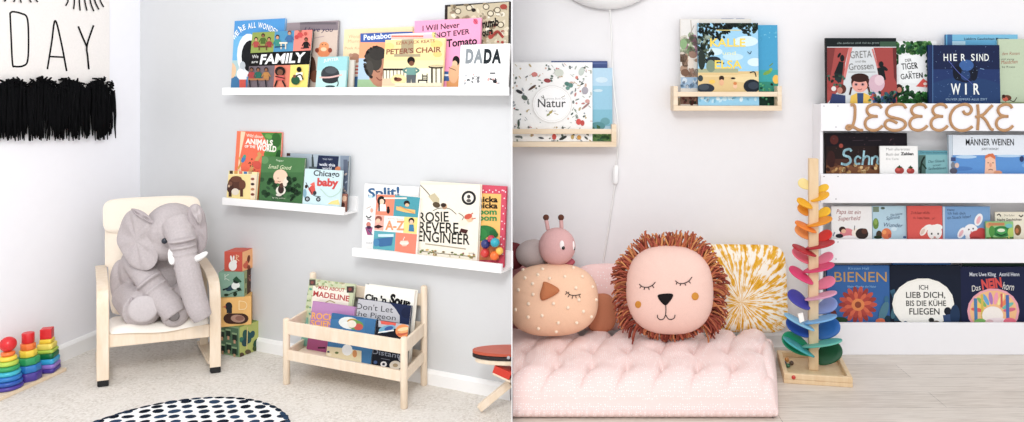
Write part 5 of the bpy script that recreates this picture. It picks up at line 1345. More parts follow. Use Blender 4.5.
m = MB(); m.cbox(pc + UP * (.014 + (PH - .014) / 2), tu * .033, tv * .033, UP * (PH - .014)); part('post', m, maple, tree, .003)
pcol = {'cream': 'f0dc9a', 'yellow': 'f2c53c', 'golden': 'e8ae2c', 'amber': 'e69a2c', 'orange': 'ea8a38', 'light orange': 'f0a668', 'red': 'd63a34', 'crimson': 'b42a36', 'rose': 'e8788c', 'deep pink': 'd84a78', 'pink': 'e887a4', 'lilac pink': 'd8a0b8', 'violet blue': '4a4aa4', 'periwinkle': '8fa4d8', 'sky blue': '7fb2dc', 'blue': '2f6fb4', 'royal blue': '2a56a8', 'pale blue': '8cc0dc', 'teal': '4aa8ac', 'sea green': '6ab8a8', 'green': '1f9a72', 'dark green': '0f5a38'}
# x, y (photo), half length, half height seen, screen tilt (deg, + = rises to the right), depth shift
pet = [
 ('cream', 802.8, 184.5, 6.4, 4.6, -25, .01), ('yellow', 823.8, 189, 6.6, 3.0, 22, .02), ('golden', 822, 197, 8.6, 3.0, 20, -.02),
 ('golden', 802.5, 203.5, 7.6, 2.8, -24, -.02), ('amber', 801.5, 210, 6.2, 4.2, -38, .015), ('yellow', 825, 213, 7.2, 3.8, 26, .02), ('amber', 821.5, 222, 11.5, 3.0, 16, -.02),
 ('orange', 803.5, 227, 10, 2.4, -20, -.02), ('light orange', 801, 232.5, 8.2, 4.6, -32, .015), ('red', 825, 237, 8.8, 4.4, 28, .02), ('crimson', 822.5, 245, 12.6, 2.8, 14, -.02),
 ('crimson', 802, 250.5, 11, 2.2, -18, -.025), ('rose', 799.5, 256, 9.5, 4.4, -30, .015), ('pink', 826, 259, 9, 4.0, 26, .02), ('deep pink', 820.8, 268, 13.8, 3.2, 14, -.02),
 ('deep pink', 799, 275.5, 12, 4.0, -26, -.02), ('pink', 826.5, 283.5, 10, 4.6, 22, .02), ('lilac pink', 823, 296, 14.2, 2.4, 14, -.03),
 ('violet blue', 797, 300, 11.4, 5.6, -30, .0), ('periwinkle', 828, 306.5, 10.6, 6.0, 26, .02), ('sky blue', 822, 319.5, 15, 2.6, 14, -.03),
 ('pale blue', 797, 322, 14.2, 2.2, -20, -.03), ('royal blue', 796, 327.5, 11.6, 6.4, -28, .012), ('blue', 829, 329.5, 12.4, 8.2, 30, .02),
 ('sea green', 824, 343.5, 17.6, 2.6, 12, -.035), ('teal', 796.5, 347, 15, 2.2, -22, -.035), ('green', 795, 344.5, 14.2, 7.8, -24, .008), ('dark green', 830.5, 354, 13, 9.0, 33, .02)]
for nm, x, y, a_, b_, tl, dz in pet:
    x += 2.2 if x < 814 else -2.2; a_ *= 1.14; b_ *= 1.06; d = pc.y + dz; k = d / F
    C_ = W(x, y, d); tr = math.radians(tl * 1.3)
    sight = (C_ - V3(0, 0, H)).normalized()
    e1 = V3(sight.y, -sight.x, 0).normalized(); e2 = e1.cross(sight)
    U = e1 * math.cos(tr) + e2 * math.sin(tr)
    asp = .66; s_ = min(1, b_ / (asp * a_))
    # minor axis tips away from the viewer so that only its seen height remains
    sg = -1 if dz < 0 else 1
    Vv = (e2 * math.cos(tr) - e1 * math.sin(tr)) * s_ + sight * math.sqrt(1 - s_ * s_)
    Nn = U.cross(Vv).normalized()
    m = MB(); L_ = a_ * k; B_ = a_ * asp * k
    out = 1 if x > 814 else -1
    lp = []
    for q in range(28):
        t = 2 * PI * q / 28; cx_ = math.cos(t); w_ = math.sin(t) * (1 - .28 * cx_ * -out)
        lp.append((cx_ * L_, w_ * B_))
    rings = [(1.0, -.0018), (1.0, .0018), (.93, .0032), (.5, .0015)]
    b0 = 0
    rr = [(.5, -.0042), (.94, -.0030)] + rings
    for f_, o_ in rr:
        for (p, q) in lp: m.v.append(C_ + U * p * f_ + Vv * q * f_ + Nn * o_)
    n_ = len(lp)
    for j in range(len(rr) - 1):
        for i in range(n_):
            i2 = (i + 1) % n_; m.face([j * n_ + i, j * n_ + i2, (j + 1) * n_ + i2, (j + 1) * n_ + i], (1, 1, 1), True)
    m.face(list(range(n_))[::-1]); m.face([(len(rr) - 1) * n_ + i for i in range(n_)])
    part('petal', m, plain('stained_' + nm.replace(' ', '_'), tuple(((int(pcol[nm][q:q + 2], 16) / 255) ** 1.12) for q in (0, 2, 4)), .45, .06, 60), tree, .0, label=nm + ' petal')
m = MB(); q0 = W(801, 318.5, 2.60); m.prism([W(798, 314, 2.585), W(803, 313, 2.585), W(804.5, 321, 2.585), W(800, 323, 2.585)], V3(0, .006, 0)); part('paper_tag', m, plain('white_paper_tag', 'f3f1ee', .7), tree, .0006)
mar = {'navy': ('25304a', 784.5, 363.5), 'red': ('c0392f', 793.5, 377.0), 'green': ('3a6a4a', 788, 365.5), 'blue': ('3a6a9a', 784.5, 371), 'brown': ('5a4438', 791.5, 363), 'amber': ('c98a4a', 787, 359.5)}
for nm, (c_, x, y) in mar.items():
    p = gnd(x, y, .0222); m = MB(); m.ball(p, .0082, 14, 10)
    solo('marble', m, plain('marble_' + nm, c_, .12, .05, 80, 0, .6), f'small {nm} marble in the tray of the marble tree', 'marble', 'marbles in the wooden tray')

# ================================================================== WHITE BOOKCASE
FD = 2.852
bx0 = W(821, 0, FD).x; bx1 = W(1052, 0, FD).x
bkc = thing('front_facing_bookcase', 'white wall bookcase with four tiers of front facing books and wooden letters', 'bookcase', V3((bx0 + bx1) / 2, 2.9, 0))
boards = [(103.5, 131), (174, 203), (239.5, 263), (323, 355.3)]
bm = plain('white_board_paint', 'f1f0f3', .4, .015, 30)
tzs = []
for y0, y1 in boards:
    z0, z1 = zat(y1, FD), zat(y0, FD)
    z0 = max(z0, .0005)
    m = MB(); m.box(V3(bx0, FD, z0), V3(bx1 - bx0, 0, 0), V3(0, .012, 0), UP * (z1 - z0)); fb = part('front_board', m, bm, bkc, .0012)
    m = MB(); m.box(V3(bx0 + .0125, FD + .0125, z0), V3(bx1 - bx0 - .025, 0, 0), V3(0, Y2 - FD - .0135, 0), UP * .010); part('shelf_board', m, bm, bkc)
    tzs.append(z0 + .0105)
    for sx in (824, 838):
        for sy in ((y0 + 2.5), (y1 - 4)):
            m = MB(); p = W(sx if sy < y0 + 5 else sx + (12 if sx < 830 else -2), sy, FD)
            m.ell(p, V3(.0022, 0, 0), V3(0, .0008, 0), V3(0, 0, .0022), 10, 6); part('screw', m, plain('screw_steel', '77777c', .35), fb)
ztop = zat(104.5, FD)
for x in (bx0, bx1 - .012):
    m = MB(); m.box(V3(x, FD + .0125, .0005), V3(.012, 0, 0), V3(0, Y2 - FD - .0135, 0), UP * ztop); part('side_panel', m, bm, bkc, .001)

# ================================================================== WOODEN LETTERS
lw_ = wood('warm_beech', 'c0946a', 'a87a52', (20, 20, 20))
L1v = (815, 95, 4.69); L2v = (915, 95, 4.69)
def eform(x0, x1, y0=44, y1=166):
    w_ = x1 - x0; f = lambda a_, b_: (x0 + a_ * w_, y0 + b_ * (y1 - y0))
    return [[f(.92, .14), f(.80, .03), f(.52, .0), f(.22, .08), f(.12, .24), f(.24, .39), f(.50, .45), f(.70, .46)],
            [f(.70, .46), f(.40, .47), f(.12, .56), f(.02, .74), f(.14, .92), f(.45, 1.0), f(.75, .95), f(.98, .82)]]
letters = [
 ('L', 'letter L', L1v, [[(166, 48), (178, 46), (186, 56), (186, 100), (181, 128), (172, 150), (158, 160), (148, 156), (150, 146), (164, 144), (184, 152), (204, 163), (224, 165)]]),
 ('E', 'first letter E', L1v, eform(232, 318)),
 ('S', 'letter S', L1v, [[(426, 62), (412, 46), (380, 44), (348, 54), (334, 78), (344, 98), (376, 108), (410, 118), (424, 136), (412, 156), (380, 166), (350, 162), (330, 148), (328, 130), (342, 118), (362, 120), (384, 132)]]),
 ('E', 'second letter E', L1v, eform(441, 528)),
 ('E', 'third letter E', L2v, eform(72, 154)),
 ('C', 'letter C', L2v, [[(224, 74), (234, 88), (252, 88), (264, 70), (254, 50), (228, 44), (192, 56), (168, 86), (164, 120), (178, 150), (206, 166), (240, 164), (268, 148)]]),
 ('K', 'letter K', L2v, [[(292, 44), (296, 100), (292, 165)], [(362, 48), (340, 70), (318, 92), (282, 104)], [(306, 96), (330, 118), (352, 156), (366, 164)]]),
 ('E', 'last letter E', L2v, eform(378, 460)),
]
zz0 = FD - .0005
for nm, lab, vw, paths in letters:
    m = MB()
    for pth in paths:
        pts = [W(x / vw[2] + vw[0], y / vw[2] + vw[1], FD) + V3(0, -.0026, 0) for x, y in pth]
        cp = catmull(pts, 6) if len(pts) > 2 else pts
        m.tube(cp, .0056, 12, flat=(.55, 1), ref=V3(0, 1, 0))
    where = {'letter L': 'at the left end of the top board', 'first letter E': 'between L and S on the top board', 'letter S': 'on the top board of the white bookcase', 'second letter E': 'just right of S on the top board', 'third letter E': 'just left of C on the top board', 'letter C': 'on the top board of the white bookcase', 'letter K': 'on the top board of the white bookcase', 'last letter E': 'at the right end after K on the top board'}[lab]
    solo('wooden_letter', m, lw_, f'curly beech wood {lab} {where}', 'letter', 'wooden letters on the bookcase')

# ================================================================== BOOKS ON THE BOOKCASE
R1, R2, R3, R4 = tzs
A1v = (815, 25, 4.964); A2v = (915, 25, 4.964); A3v = (815, 95, 4.69); A4v = (915, 95, 4.69); A5v = (815, 180, 4.69); A6v = (915, 180, 4.69); A7v = (815, 250, 2.4535); A8v = (915, 250, 2.4535)
H1 = 'books on the top tier of the white bookcase'; H2 = 'books on the second tier of the white bookcase'; H3 = 'books on the third tier of the white bookcase'; H4 = 'books on the bottom tier of the white bookcase'
LN = 2.0
# row 1
b = Book(W2, 826.5, 897.5, R1, 38, .072, LN, '3a2a2c', 'book reading GRETA with child in yellow between red trees, left end of top tier', group=H1, thick=.012, spine='201a1c'); b.view = A1v
b.R(50, 60, 430, 110, '1f2a2c').T('alle anderen sind viel zu gross', 110, 94, 318, 9, '9aa8a4', 92).R(322, 82, 430, 110, '4a6a54')
b.R(60, 108, 420, 390, 'd9dcde').G([(60, 112), (168, 112), (150, 190), (140, 300), (60, 390)], 'b24a44').G([(290, 112), (420, 112), (420, 390), (330, 390), (312, 200)], 'b0453f').G([(60, 112), (100, 112), (78, 250), (60, 260)], '8f3a38').G([(168, 112), (186, 112), (150, 270), (138, 270)], 'd8807a').G([(385, 112), (420, 112), (420, 320), (392, 260)], '7a2f30').S([(285, 120), (308, 200), (320, 260)], 8, 'd8807a')
b.E(135, 165, 11, 17, '22292c').G([(120, 180), (142, 185), (135, 250), (115, 290), (95, 240)], '20282c').G([(95, 240), (135, 245), (130, 285), (100, 285)], '2f4444').E(328, 195, 12, 15, '22292c').G([(308, 215), (340, 205), (352, 270), (322, 285)], '20282c').E(120, 150, 14, 6, '22292c', -60).E(343, 215, 20, 9, '22292c', 30)
b.T('GRETA', 176, 166, 282, 34, '8a8a88', 160, .0).T('und die', 200, 186, 252, 12, '9a9a96').T('Grossen', 168, 224, 290, 32, '8a8a88', 218, .0).R(165, 232, 300, 235, 'a9a9a6')
b.E(225, 285, 46, 44, '5a2f26').E(222, 300, 38, 34, 'e8a89a').E(222, 262, 44, 22, '4a2820').E(203, 295, 10, 9, 'c9989a').E(236, 295, 10, 9, 'c9989a').E(203, 295, 5, 5, '3a2a2a').E(236, 295, 5, 5, '3a2a2a').S([(212, 318), (222, 322), (232, 317)], 3, '9a4a44').G([(178, 352), (205, 338), (245, 338), (272, 352), (278, 390), (172, 390)], 'e8c23a').G([(208, 338), (240, 338), (238, 390), (210, 390)], '3a5a8a').S([(180, 310), (172, 345)], 9, '5a2f26').S([(264, 310), (272, 345)], 9, '5a2f26')
b.E(132, 318, 22, 24, '6a3a2c').E(122, 325, 14, 16, 'c98a78').G([(85, 340), (150, 350), (150, 390), (70, 390)], '3a4a78').E(90, 300, 26, 28, 'b03a34').E(92, 316, 12, 12, 'e4e0dc').E(305, 290, 40, 44, 'd8b8c4').E(318, 275, 24, 26, 'e3cbd2').speck(280, 335, 420, 390, 34, 12, ['2a4a4a', '3a6a7a', '1f3a34', '4a6a9a', '5a8a7a', '2a3a6a'], 6).speck(60, 250, 160, 300, 16, 8, ['3a5a4a', '5a7a6a', '2a3a34'], 7).speck(270, 330, 300, 380, 8, 8, ['c9503c', '5a8a6a'], 3).done()
b = Book(W2, 886, 938, R1, 41, .050, LN, 'e9eaea', 'white book reading DER TIGER IM GARTEN framed by green jungle leaves on top tier', group=H1, thick=.01); b.view = A1v
b.speck(395, 85, 560, 140, 60, 12, ['2f6a3a', '4a8a4a', '1f4a2c', '6aa05a', '3a7a5a', '8ab078'], 6).speck(385, 100, 425, 200, 20, 11, ['2f6a3a', '1f4a2c', '5a8a5a', '24383a'], 7)
b.R(415, 150, 560, 290, 'eff0f0').speck(400, 335, 560, 385, 60, 13, ['2f7a3a', '1f5a2c', '4a9a4a', '17402a', '3a6a4a'], 8).speck(405, 300, 470, 340, 18, 9, ['2f6a3a', '1f4a2c', '3f7a4a'], 9)
b.T('DER', 448, 184, 480, 14, '2a2e32', 180, .01).T('TIGER', 430, 222, 512, 30, '2a2e32', 215, .01).T('IM', 462, 238, 480, 10, '2a2e32').T('GARTEN', 426, 270, 536, 26, '2a2e32', 262, .01)
b.E(415, 315, 18, 22, '4a2a22').E(418, 322, 12, 14, 'c98a70').G([(500, 305), (530, 275), (560, 280), (556, 310)], 'd8452f').E(545, 298, 10, 10, 'f0e0d0')
b.view = A2v; b.speck(0, 85, 75, 150, 34, 12, ['2f6a3a', '4a8a4a', '1f4a2c', '6aa05a', '3a7a5a'], 11).S([(64, 150), (70, 250)], 8, '2a4a34').speck(50, 150, 78, 260, 16, 7, ['4a7a54', '2a4a34', 'd8e0d8'], 12).G([(5, 305), (40, 265), (66, 285), (60, 305)], 'd8452f').E(50, 292, 10, 7, 'f0ded4').speck(0, 340, 78, 385, 30, 12, ['2f7a3a', '1f5a2c', '4a9a4a', '17402a'], 13).T('K', 0, 215, 10, 22, '2a2e32').T('N', 22, 262, 34, 24, '2a2e32').done()
b = Book(W2, 1000, 1046, R1, 39, .050, LN, 'c6d2b8', 'pale green book with small red script and a robin at right end of top tier', group=H1, thick=.012); b.view = A2v
b.T('den Rosen', 432, 150, 520, 16, 'a86a54', 148, .0, .2).T('und young', 428, 174, 492, 10, '5a5a54').T('Maedchen', 428, 194, 510, 18, 'b0644c', 190, .0, .2).T('by Roses', 432, 212, 496, 9, '5a5a54')
b.E(455, 362, 24, 15, '7a4a30').E(448, 368, 14, 11, 'd8603a').E(440, 354, 9, 9, '5a3424').E(438, 354, 2.5, 2.5, '16120f').S([(470, 372), (490, 380), (505, 360)], 4, '5a4a3a').S([(450, 378), (448, 388)], 3, '3a2a20').R(425, 382, 545, 392, '9aa884').done()
b = Book(W2, 947, 1019, R1, 34.5, .036, 1.4, '5fb0d4', 'pale blue book with dark title line standing behind the navy moon book on top tier', group=H1, thick=.012, spine='2f6a9a'); b.view = A2v
b.R(160, 44, 185, 110, '3a78a8').R(185, 44, 530, 76, '7cc0dc').T('Lieblings Geschichten Momente', 244, 74, 468, 11, '1f3a5a', 74, .02).R(185, 80, 250, 110, 'b3d4e2').done()
b = Book(W2, 929.5, 1001, R1, 45, .072, LN, '1a4078', 'navy book with white letters HIER SIND WIR and a dark globe, front of top tier', group=H1, thick=.012, spine='16386a'); b.view = A2v
b.R(85, 100, 430, 220, '152c5a').R(85, 300, 430, 395, '174678').E(250, 330, 200, 70, '194a7c').R(70, 100, 86, 395, '18386a').S([(88, 100), (88, 395)], 3, '5a8ab8')
b.E(250, 228, 64, 58, '14264a').E(255, 200, 36, 28, '2f6aa8').E(212, 240, 24, 36, '101c34').E(292, 245, 18, 32, '142038').E(250, 250, 24, 26, '1f4c80').S([(160, 170), (220, 240), (270, 280), (290, 300)], 3, '5a6ab8')
rn = random.Random(14)
for i in range(60):
    b.E(rn.uniform(95, 425), rn.uniform(108, 380), 1.6, 1.6, rn.choice(['6a90c0', '9ab8d8', '4a78b0']), 0, 6); b.k -= 1
b.k += 1
for s_, x0, x1 in (('H', 142, 164), ('I', 174, 180), ('E', 190, 208), ('R', 228, 250), ('S', 278, 296), ('I', 304, 310), ('N', 318, 338), ('D', 344, 366)): b.T(s_, x0, 178, x1, 34, 'eef1ee', bold=.01)
for s_, x0, x1 in (('W', 178, 226), ('I', 248, 256), ('R', 290, 320)): b.T(s_, x0, 344, x1, 52, 'eef1ee', bold=.02)
b.T('OLIVER JEFFERS ALLE ZEIT', 152, 374, 358, 10, 'a9c4dc').S([(322, 216), (342, 220)], 3, '8ab0d8').done()
# row 2
b = Book(W2, 826, 908, R2, 133, .060, LN, '2a1a22', 'dark book with pale blue script Schn, left end of second tier', group=H2, thick=.014); b.view = A3v
b.R(52, 176, 436, 240, '241624').R(52, 240, 436, 300, '33201f').R(52, 300, 436, 370, '5a3426').E(90, 210, 20, 22, '6a2a24').E(122, 238, 10, 10, 'a84a34').R(52, 330, 330, 370, '8a5a34').speck(60, 325, 320, 365, 36, 9, ['b98a50', '6a3f28', 'd0a868', '4a2a20', 'e0c490'], 8).speck(70, 190, 420, 300, 30, 2.5, ['6a4a54', '8a6a6a', '4a3038'], 9).E(75, 300, 20, 40, '4a2420')
b.S([(170, 262), (160, 254), (138, 262), (136, 282), (160, 292), (166, 312), (148, 326), (124, 322)], 11, 'b4dde8').S([(214, 296), (200, 288), (188, 302), (192, 322), (210, 322)], 9, 'b4dde8').S([(230, 262), (226, 300), (222, 326)], 9, 'b4dde8').S([(226, 302), (240, 288), (254, 294), (252, 326)], 9, 'b4dde8').S([(268, 292), (266, 326)], 9, 'b4dde8').S([(268, 302), (282, 288), (294, 296), (292, 318), (306, 326)], 9, 'b4dde8').S([(176, 214), (226, 212)], 4, '4a3a44').S([(250, 214), (310, 212)], 4, '4a3a44').done()
b = Book(W2, 880.5, 918.5, R2, 146, .074, LN, 'f3f2f0', 'small white board book with two strawberries in front of the dark Schn book', group=H2, thick=.008); b.view = A3v
b.T('Mein allererstes', 334, 260, 444, 12, '9a9a98').T('Buch der', 334, 284, 396, 12, '8a8a88').T('Zahlen', 402, 282, 462, 13, '2a2a2c', bold=.04).T('Eric Carle', 334, 304, 392, 9, 'a9a9a6')
for x, y, s_ in ((396, 354, 1), (448, 356, .85)): b.E(x, y, 22 * s_, 17 * s_, 'b3372e').E(x - 6, y - 4, 10 * s_, 8 * s_, 'cf5040').G([(x - 14 * s_, y - 16), (x, y - 10), (x + 14 * s_, y - 16), (x + 4, y - 20), (x, y - 26), (x - 5, y - 20)], '3a5a34')
b.done()
b = Book(W2, 918.8, 949, R2, 150.5, .060, LN, '8fc0c4', 'small aqua book with handwritten title and dark palm leaf on second tier', group=H2); b.view = A4v
b.R(16, 258, 160, 280, '6aa8b4').T('Der kleine Bucherwurm', 26, 274, 150, 10, '3a6a78').R(16, 282, 50, 372, '5f7f78').S([(26, 372), (30, 320), (44, 290)], 8, '2a3a34').S([(30, 330), (18, 350)], 8, '2a4a3a').S([(32, 320), (52, 345)], 7, '2a4a3a').T('Das Glueck', 62, 318, 140, 12, '3a5f6a', 314, 0, .25).T('unter', 84, 334, 124, 9, '3a5f6a', 331, 0, .25).T('Seifenblasen', 62, 352, 146, 12, '3a5f6a', 347, 0, .25).done()
b = Book(W2, 949.8, 1040, R2, 135, .072, LN, 'dfe6ec', "wide book reading MÄNNER WEINEN with red haired person on blue, second tier", group=H2, thick=.012, spine='b9c8d4'); b.view = A4v
b.R(160, 186, 620, 282, 'e3e8ee').R(170, 282, 620, 376, '5a9ad4').R(160, 186, 172, 376, 'c9d4de').S([(175, 186), (175, 376)], 3, 'a9b8c4')
b.E(240, 290, 50, 8, 'b9d4ea').E(440, 286, 60, 6, 'b9d4ea').E(540, 330, 40, 14, '7ab0e0').E(220, 345, 50, 10, '4a88c4')
b.T('MÄNNER WEINEN', 238, 236, 464, 30, '2e3238', 236, .01).T('JONTY HOWLEY', 312, 258, 392, 10, '4a4e54')
b.G([(330, 300), (376, 300), (382, 376), (326, 376)], 'f0c2a6').E(352, 298, 24, 14, 'f0c2a6').G([(326, 300), (330, 284), (345, 276), (365, 274), (378, 292), (374, 302), (352, 288)], 'd8742c').E(354, 328, 6, 10, 'e0a488').S([(340, 318), (346, 318)], 3, '3a2a24').S([(362, 318), (368, 318)], 3, '3a2a24').S([(344, 352), (354, 348), (364, 352)], 3, '8a4a3a').E(388, 364, 20, 10, 'e2a078').R(168, 292, 190, 310, '4a5a8a').E(178, 330, 10, 16, '8a8f9a').E(196, 330, 10, 12, 'e0c4b4').E(180, 356, 18, 14, '6a6a7a').E(500, 300, 10, 14, '3a4a7a').done()
# row 3
b = Book(W2, 832, 872.5, R3, 206.5, .070, LN, 'eceae9', 'white book reading Papa ist ein Superheld with two figures lying at its foot, third tier', group=H3); b.view = A5v
b.T('Papa ist ein', 100, 158, 214, 20, 'a0392f', 160, .0, .25).T('Superheld', 108, 190, 214, 20, 'a0392f', 188, .0, .25)
b.E(150, 250, 34, 24, 'd8848c').E(190, 248, 18, 22, 'f0e4d8').E(220, 252, 30, 26, '4a3a38').E(128, 232, 16, 14, '4a3430').E(134, 240, 11, 10, 'e4b89c').E(232, 240, 14, 13, '6a4438').E(114, 262, 18, 10, '3a3a44').S([(186, 215), (184, 235)], 4, '8a8a90').E(160, 268, 30, 8, 'f4eef0').S([(85, 262), (92, 245)], 6, '9aa0b0').done()
b = Book(W2, 873, 908, R3, 206, .060, LN, 'bcd6e2', 'pale blue book with curly title, green balloon and orange flower, third tier', group=H3, spine='8ab0c4'); b.view = A5v
b.R(272, 125, 300, 150, '8a9a84').E(318, 132, 10, 6, '6a7a70').E(285, 205, 14, 26, '7a9a4a').E(285, 196, 8, 14, '9ab45a').E(335, 252, 24, 26, 'e07a34').E(325, 245, 10, 10, 'f0a050').E(350, 262, 8, 10, 'c9582a').E(300, 255, 14, 18, '5a4a3a').E(295, 268, 20, 8, '3a4a34').E(420, 268, 8, 5, '4a6a9a')
b.T('Die kleine', 354, 172, 410, 12, '5a6a8a', 162, 0, .25).T('Spinne', 334, 188, 398, 16, '5a6a8a', 180, 0, .25).T('Wunder', 322, 218, 412, 18, '5a6a8a', 222, 0, .25).E(370, 230, 14, 10, 'd3e4ec').done()
b = Book(W2, 908, 943, R3, 206, .070, LN, 'd94f40', 'red book with a white lop eared bunny peeking up, third tier', group=H3, spine='b83a30'); b.view = A5v
b.T('Zeit fuer dich,', 448, 160, 536, 12, '9a2f26', 158, 0, .2).T('du bist Hase', 460, 182, 536, 11, '9a2f26')
b.view = A6v; b.T('fuer mich', 0, 160, 70, 11, '9a2f26').T('du bist, ja!', 20, 184, 94, 10, '9a2f26').E(92, 245, 34, 36, 'efece8').E(60, 222, 22, 12, 'efece8', -20).E(40, 240, 14, 24, 'f0e6de', 35).E(36, 242, 8, 16, 'e0c8bc', 35).E(112, 218, 20, 10, 'efece8', 20).E(78, 252, 4, 5, '3a3030').E(108, 252, 4, 5, '3a3030').E(92, 268, 6, 4, 'd89a90').S([(80, 276), (92, 274), (104, 276)], 3, 'b8a8a0').done()
b = Book(W2, 943.4, 991, R3, 206.5, .060, LN, '7fa9d2', 'light blue book with white rabbit hugging a red shape, third tier', group=H3, spine='cfdce8', pages='a9a39a'); b.view = A6v
b.R(130, 125, 140, 285, 'c9d8e6').T('Henry', 152, 144, 186, 8, '3a4a6a', bold=.02).T('Ich hab dich', 154, 162, 236, 12, '3a4a6a').T('ein Stueck lieber!', 152, 184, 262, 14, '3a4a6a', 178).E(298, 186, 18, 30, 'f3f0f0', 20).E(298, 188, 9, 20, 'efb8bc', 20).E(218, 248, 16, 28, 'f3f0f0', 30).E(216, 250, 8, 18, 'e8b8bc', 30).E(262, 240, 34, 34, 'f3f0f0').E(262, 268, 26, 16, 'f3f0f0').E(295, 262, 40, 26, 'd0342e').E(310, 240, 22, 16, 'd0342e').E(282, 275, 26, 10, 'b02a28').E(252, 232, 3.5, 4, '3a3a44').E(272, 228, 3.5, 4, '3a3a44').E(264, 244, 5, 3.5, 'e08a90').done()
b = Book(W2, 996, 1042, R3, 212, .056, LN, 'efe8d6', 'cream book with small caps title line at right end of third tier', group=H3); b.view = A6v
b.T('Die Eulen', 418, 170, 466, 9, '8a8474').S([(385, 165), (395, 160), (402, 170)], 5, '4a4438').S([(488, 165), (498, 172), (506, 164)], 5, '4a4438').T('Nacht Geschichten', 386, 192, 500, 11, '4a443a', 190, .02).E(482, 235, 16, 26, '8a6a3a').E(478, 238, 8, 12, 'c9824a').R(500, 275, 560, 286, 'c8c0a4').done()
b = Book(W2, 986.5, 1014, R3, 221.5, .074, LN, '8fc08a', 'small green board book with a smiling green creature on the third tier', group=H3, thick=.008); b.view = A6v
b.R(335, 198, 470, 290, '9ac98a').E(350, 212, 20, 14, 'd8a86a').R(345, 200, 420, 214, 'c98a5a').E(406, 242, 44, 26, '2f8a4a').E(406, 240, 26, 16, '4aa85a').E(404, 236, 18, 8, 'e0e8d0').S([(384, 252), (404, 260), (424, 252)], 5, '1f5a34').E(360, 240, 14, 26, '5aa04a').E(450, 245, 16, 22, 'b8d06a').E(440, 215, 16, 10, '7ac0c4').R(335, 268, 470, 290, '6a8a4a').speck(338, 266, 466, 286, 14, 6, ['d8c45a', '4a7a3a', 'c9583a'], 5).done()
# row 4
b = Book(W2, 828, 890.5, R4, 265.5, .070, LN, '1f6fae', 'blue book reading BIENEN with a big red orange sunflower, left end of bottom tier', group=H4, thick=.014, spine='1a5a90'); b.view = A7v
b.R(40, 36, 186, 180, '216fae').T('Kirsten Hall', 82, 48, 132, 6, '8ab8dc').T('BIENEN', 48, 78, 176, 24, 'c9a052', 78, .0).T('Kleine Wunder der Natur', 80, 92, 150, 5, '9ac0dc')
for q in range(18):
    a_ = 2 * PI * q / 18; b.E(105 + 34 * math.cos(a_), 134 + 32 * math.sin(a_), 14, 6, 'a8392a' if q % 2 else 'c9502c', math.degrees(a_), 10)
for q in range(16):
    a_ = 2 * PI * q / 16 + .2; b.E(105 + 22 * math.cos(a_), 134 + 21 * math.sin(a_), 12, 5, 'd8662c' if q % 2 else 'b8402c', math.degrees(a_), 10)
b.E(105, 134, 16, 15, 'e08a34').E(105, 134, 8, 8, '9a4a28').E(60, 172, 20, 8, '3a5a3a').E(168, 150, 10, 26, '5a8a9a', 20).E(175, 120, 6, 8, '3a7a9a').E(160, 175, 12, 8, 'd8703a').E(178, 170, 8, 10, '2a4a5a').E(45, 160, 8, 14, '7a3a34').done()
b = Book(W2, 893, 952, R4, 262.5, .050, 1.6, '2f7ec0', 'bright blue book showing a strip above the moon circle book on bottom tier', group=H4); b.view = A7v
b.R(190, 36, 300, 56, '2f80c4').T('Das grosse', 206, 50, 262, 8, '8fc0e4').R(184, 32, 190, 60, '1f5a90').done()
b = Book(W2, 890.8, 962, R4, 265.5, .072, LN, '1c2940', 'dark navy book with big white circle reading ICH LIEB DICH, bottom tier', group=H4, thick=.014, spine='2f6a94'); b.view = A7v
b.R(184, 60, 364, 184, '1c2a42').S([(206, 184), (204, 140), (190, 100)], 12, '3a6a84').E(196, 150, 8, 20, '4a7a8a', 20).E(206, 170, 12, 12, '2f5a70').R(184, 174, 364, 186, '15202f')
b.view = A8v; b.R(-60, 40, 96, 60, '2f80c4') if False else None
b.E(20, 132, 76, 63, 'f3f1ea').E(20, 132, 70, 58, 'f6f4ee').G([(-60, 178), (100, 176), (110, 195), (-60, 195)], '182436').E(80, 150, 9, 10, '2a3040').G([(68, 160), (94, 156), (100, 184), (72, 184)], '3f5a84').E(98, 160, 12, 26, '24466a').E(40, 172, 7, 6, '3a3a3a').E(52, 178, 8, 5, '6a5a4a').speck(-50, 178, 100, 186, 14, 5, ['3a5a4a', '4a6a8a', '2a3a34'], 5)
b.T('ICH', 10, 97, 32, 11, '3a3a3c', bold=.01).T('LIEB DICH,', -22, 117, 74, 14, '3a3a3c', bold=.01).T('BIS DIE KÜHE', -22, 137, 76, 13, '3a3a3c', bold=.01).T('FLIEGEN', -14, 158, 60, 15, '3a3a3c', bold=.01).done()
b = Book(W2, 964, 1040, R4, 262, .050, 1.6, '2a4a3c', 'dark green book showing as a thin strip behind the red lettered book on bottom tier', group=H4); b.view = A8v
b.R(118, 34, 320, 48, '2f4a40').R(118, 40, 320, 46, '6a7a6a').done()
b = Book(W2, 961.5, 1035, R4, 267, .072, LN, '1e2b54', 'navy book with red lettering over a colourful striped circle, right end of bottom tier', group=H4, thick=.014, spine='17213f'); b.view = A8v
b.T('Marc Uwe Kling   Astrid Henn', 134, 64, 256, 9, 'dfe3ea', 64, .01).T('Das', 140, 102, 162, 14, 'e9e6e0', 98, .0, .2).T('NEIN', 165, 96, 214, 22, 'd8392f', 90, .05).T('horn', 214, 96, 242, 18, 'e9e6e0', 100, .0, .2)
b.E(192, 150, 64, 56, 'e9a8b4').E(192, 150, 58, 51, 'f0c08a')
b.n_ = 0
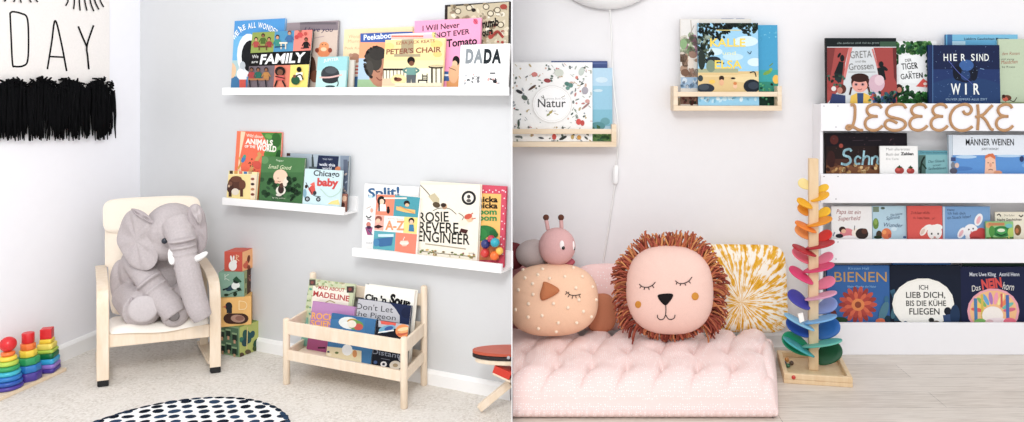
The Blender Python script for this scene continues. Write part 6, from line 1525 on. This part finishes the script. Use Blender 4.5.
for q, c_ in enumerate(('e0584a', 'f2d05a', '8ac06a', '6ab0d8', 'b884c4', 'f0a0b8', 'f4e4a0', 'e88a4a', '7ac4b4', 'd86a8a')):
    a_ = PI + PI * (q + .5) / 10; b.E(192 + 40 * math.cos(a_), 152 + 34 * math.sin(a_), 16, 5, c_, math.degrees(a_), 10)
b.S([(148, 120), (150, 186)], 8, '4a8ab8').S([(164, 110), (166, 186)], 6, 'd8c04a').S([(226, 112), (228, 186)], 8, '4a78b8').S([(212, 108), (212, 140)], 5, 'd85a5a').E(190, 160, 26, 22, 'f3ece6').E(200, 178, 34, 12, 'efe2e4').E(160, 178, 16, 10, '8ac06a').E(232, 176, 16, 10, 'e8708a').E(182, 176, 10, 6, 'e2c0c4').done()

# ================================================================== CAMERA AND LIGHT
cam = bpy.data.cameras.new('camera'); co = bpy.data.objects.new('camera', cam); COL.objects.link(co)
cam.sensor_fit = 'HORIZONTAL'; cam.sensor_width = 36; cam.lens = F / 1024 * 36
cam.shift_x = (512 - CX) / 1024; cam.shift_y = -(211 - HY) / 1024
co.location = (0, 0, H); co.rotation_euler = (PI / 2, 0, 0); cam.clip_start = .02; cam.clip_end = 50
SC.camera = co
w = bpy.data.worlds.new('daylight'); SC.world = w; w.use_nodes = True
bg = w.node_tree.nodes['Background']; bg.inputs[0].default_value = (.97, .98, 1.0, 1); bg.inputs[1].default_value = WORLD
def area(name, loc, target, sx, sy, power, col=(1, 1, 1)):
    l = bpy.data.lights.new(name, 'AREA'); l.shape = 'RECTANGLE'; l.size = sx; l.size_y = sy; l.energy = power; l.color = col
    o = bpy.data.objects.new(name, l); COL.objects.link(o); o.location = loc
    o.rotation_euler = (Vector(target) - Vector(loc)).to_track_quat('-Z', 'Y').to_euler(); return o
area('window_daylight', (-.22, -.3, 2.15), (.5, 2.8, .5), .5, .5, KEY, (1, .995, .985))
l2 = area('left_room_fill', (-.35, .25, 2.1), (-1.7, 2.6, .5), .8, .8, KEY2, (.98, .99, 1)); l2.data.spread = math.radians(105)  # added fill light that brightens the left room, not a window
SC.view_settings.view_transform = 'Standard'; SC.view_settings.look = 'None'
SC.view_settings.exposure = EXPO; SC.view_settings.gamma = 1; SC.view_settings.use_curve_mapping = False
SC.cycles.max_bounces = 8
try: SC.cycles.use_denoising = True
except Exception: pass
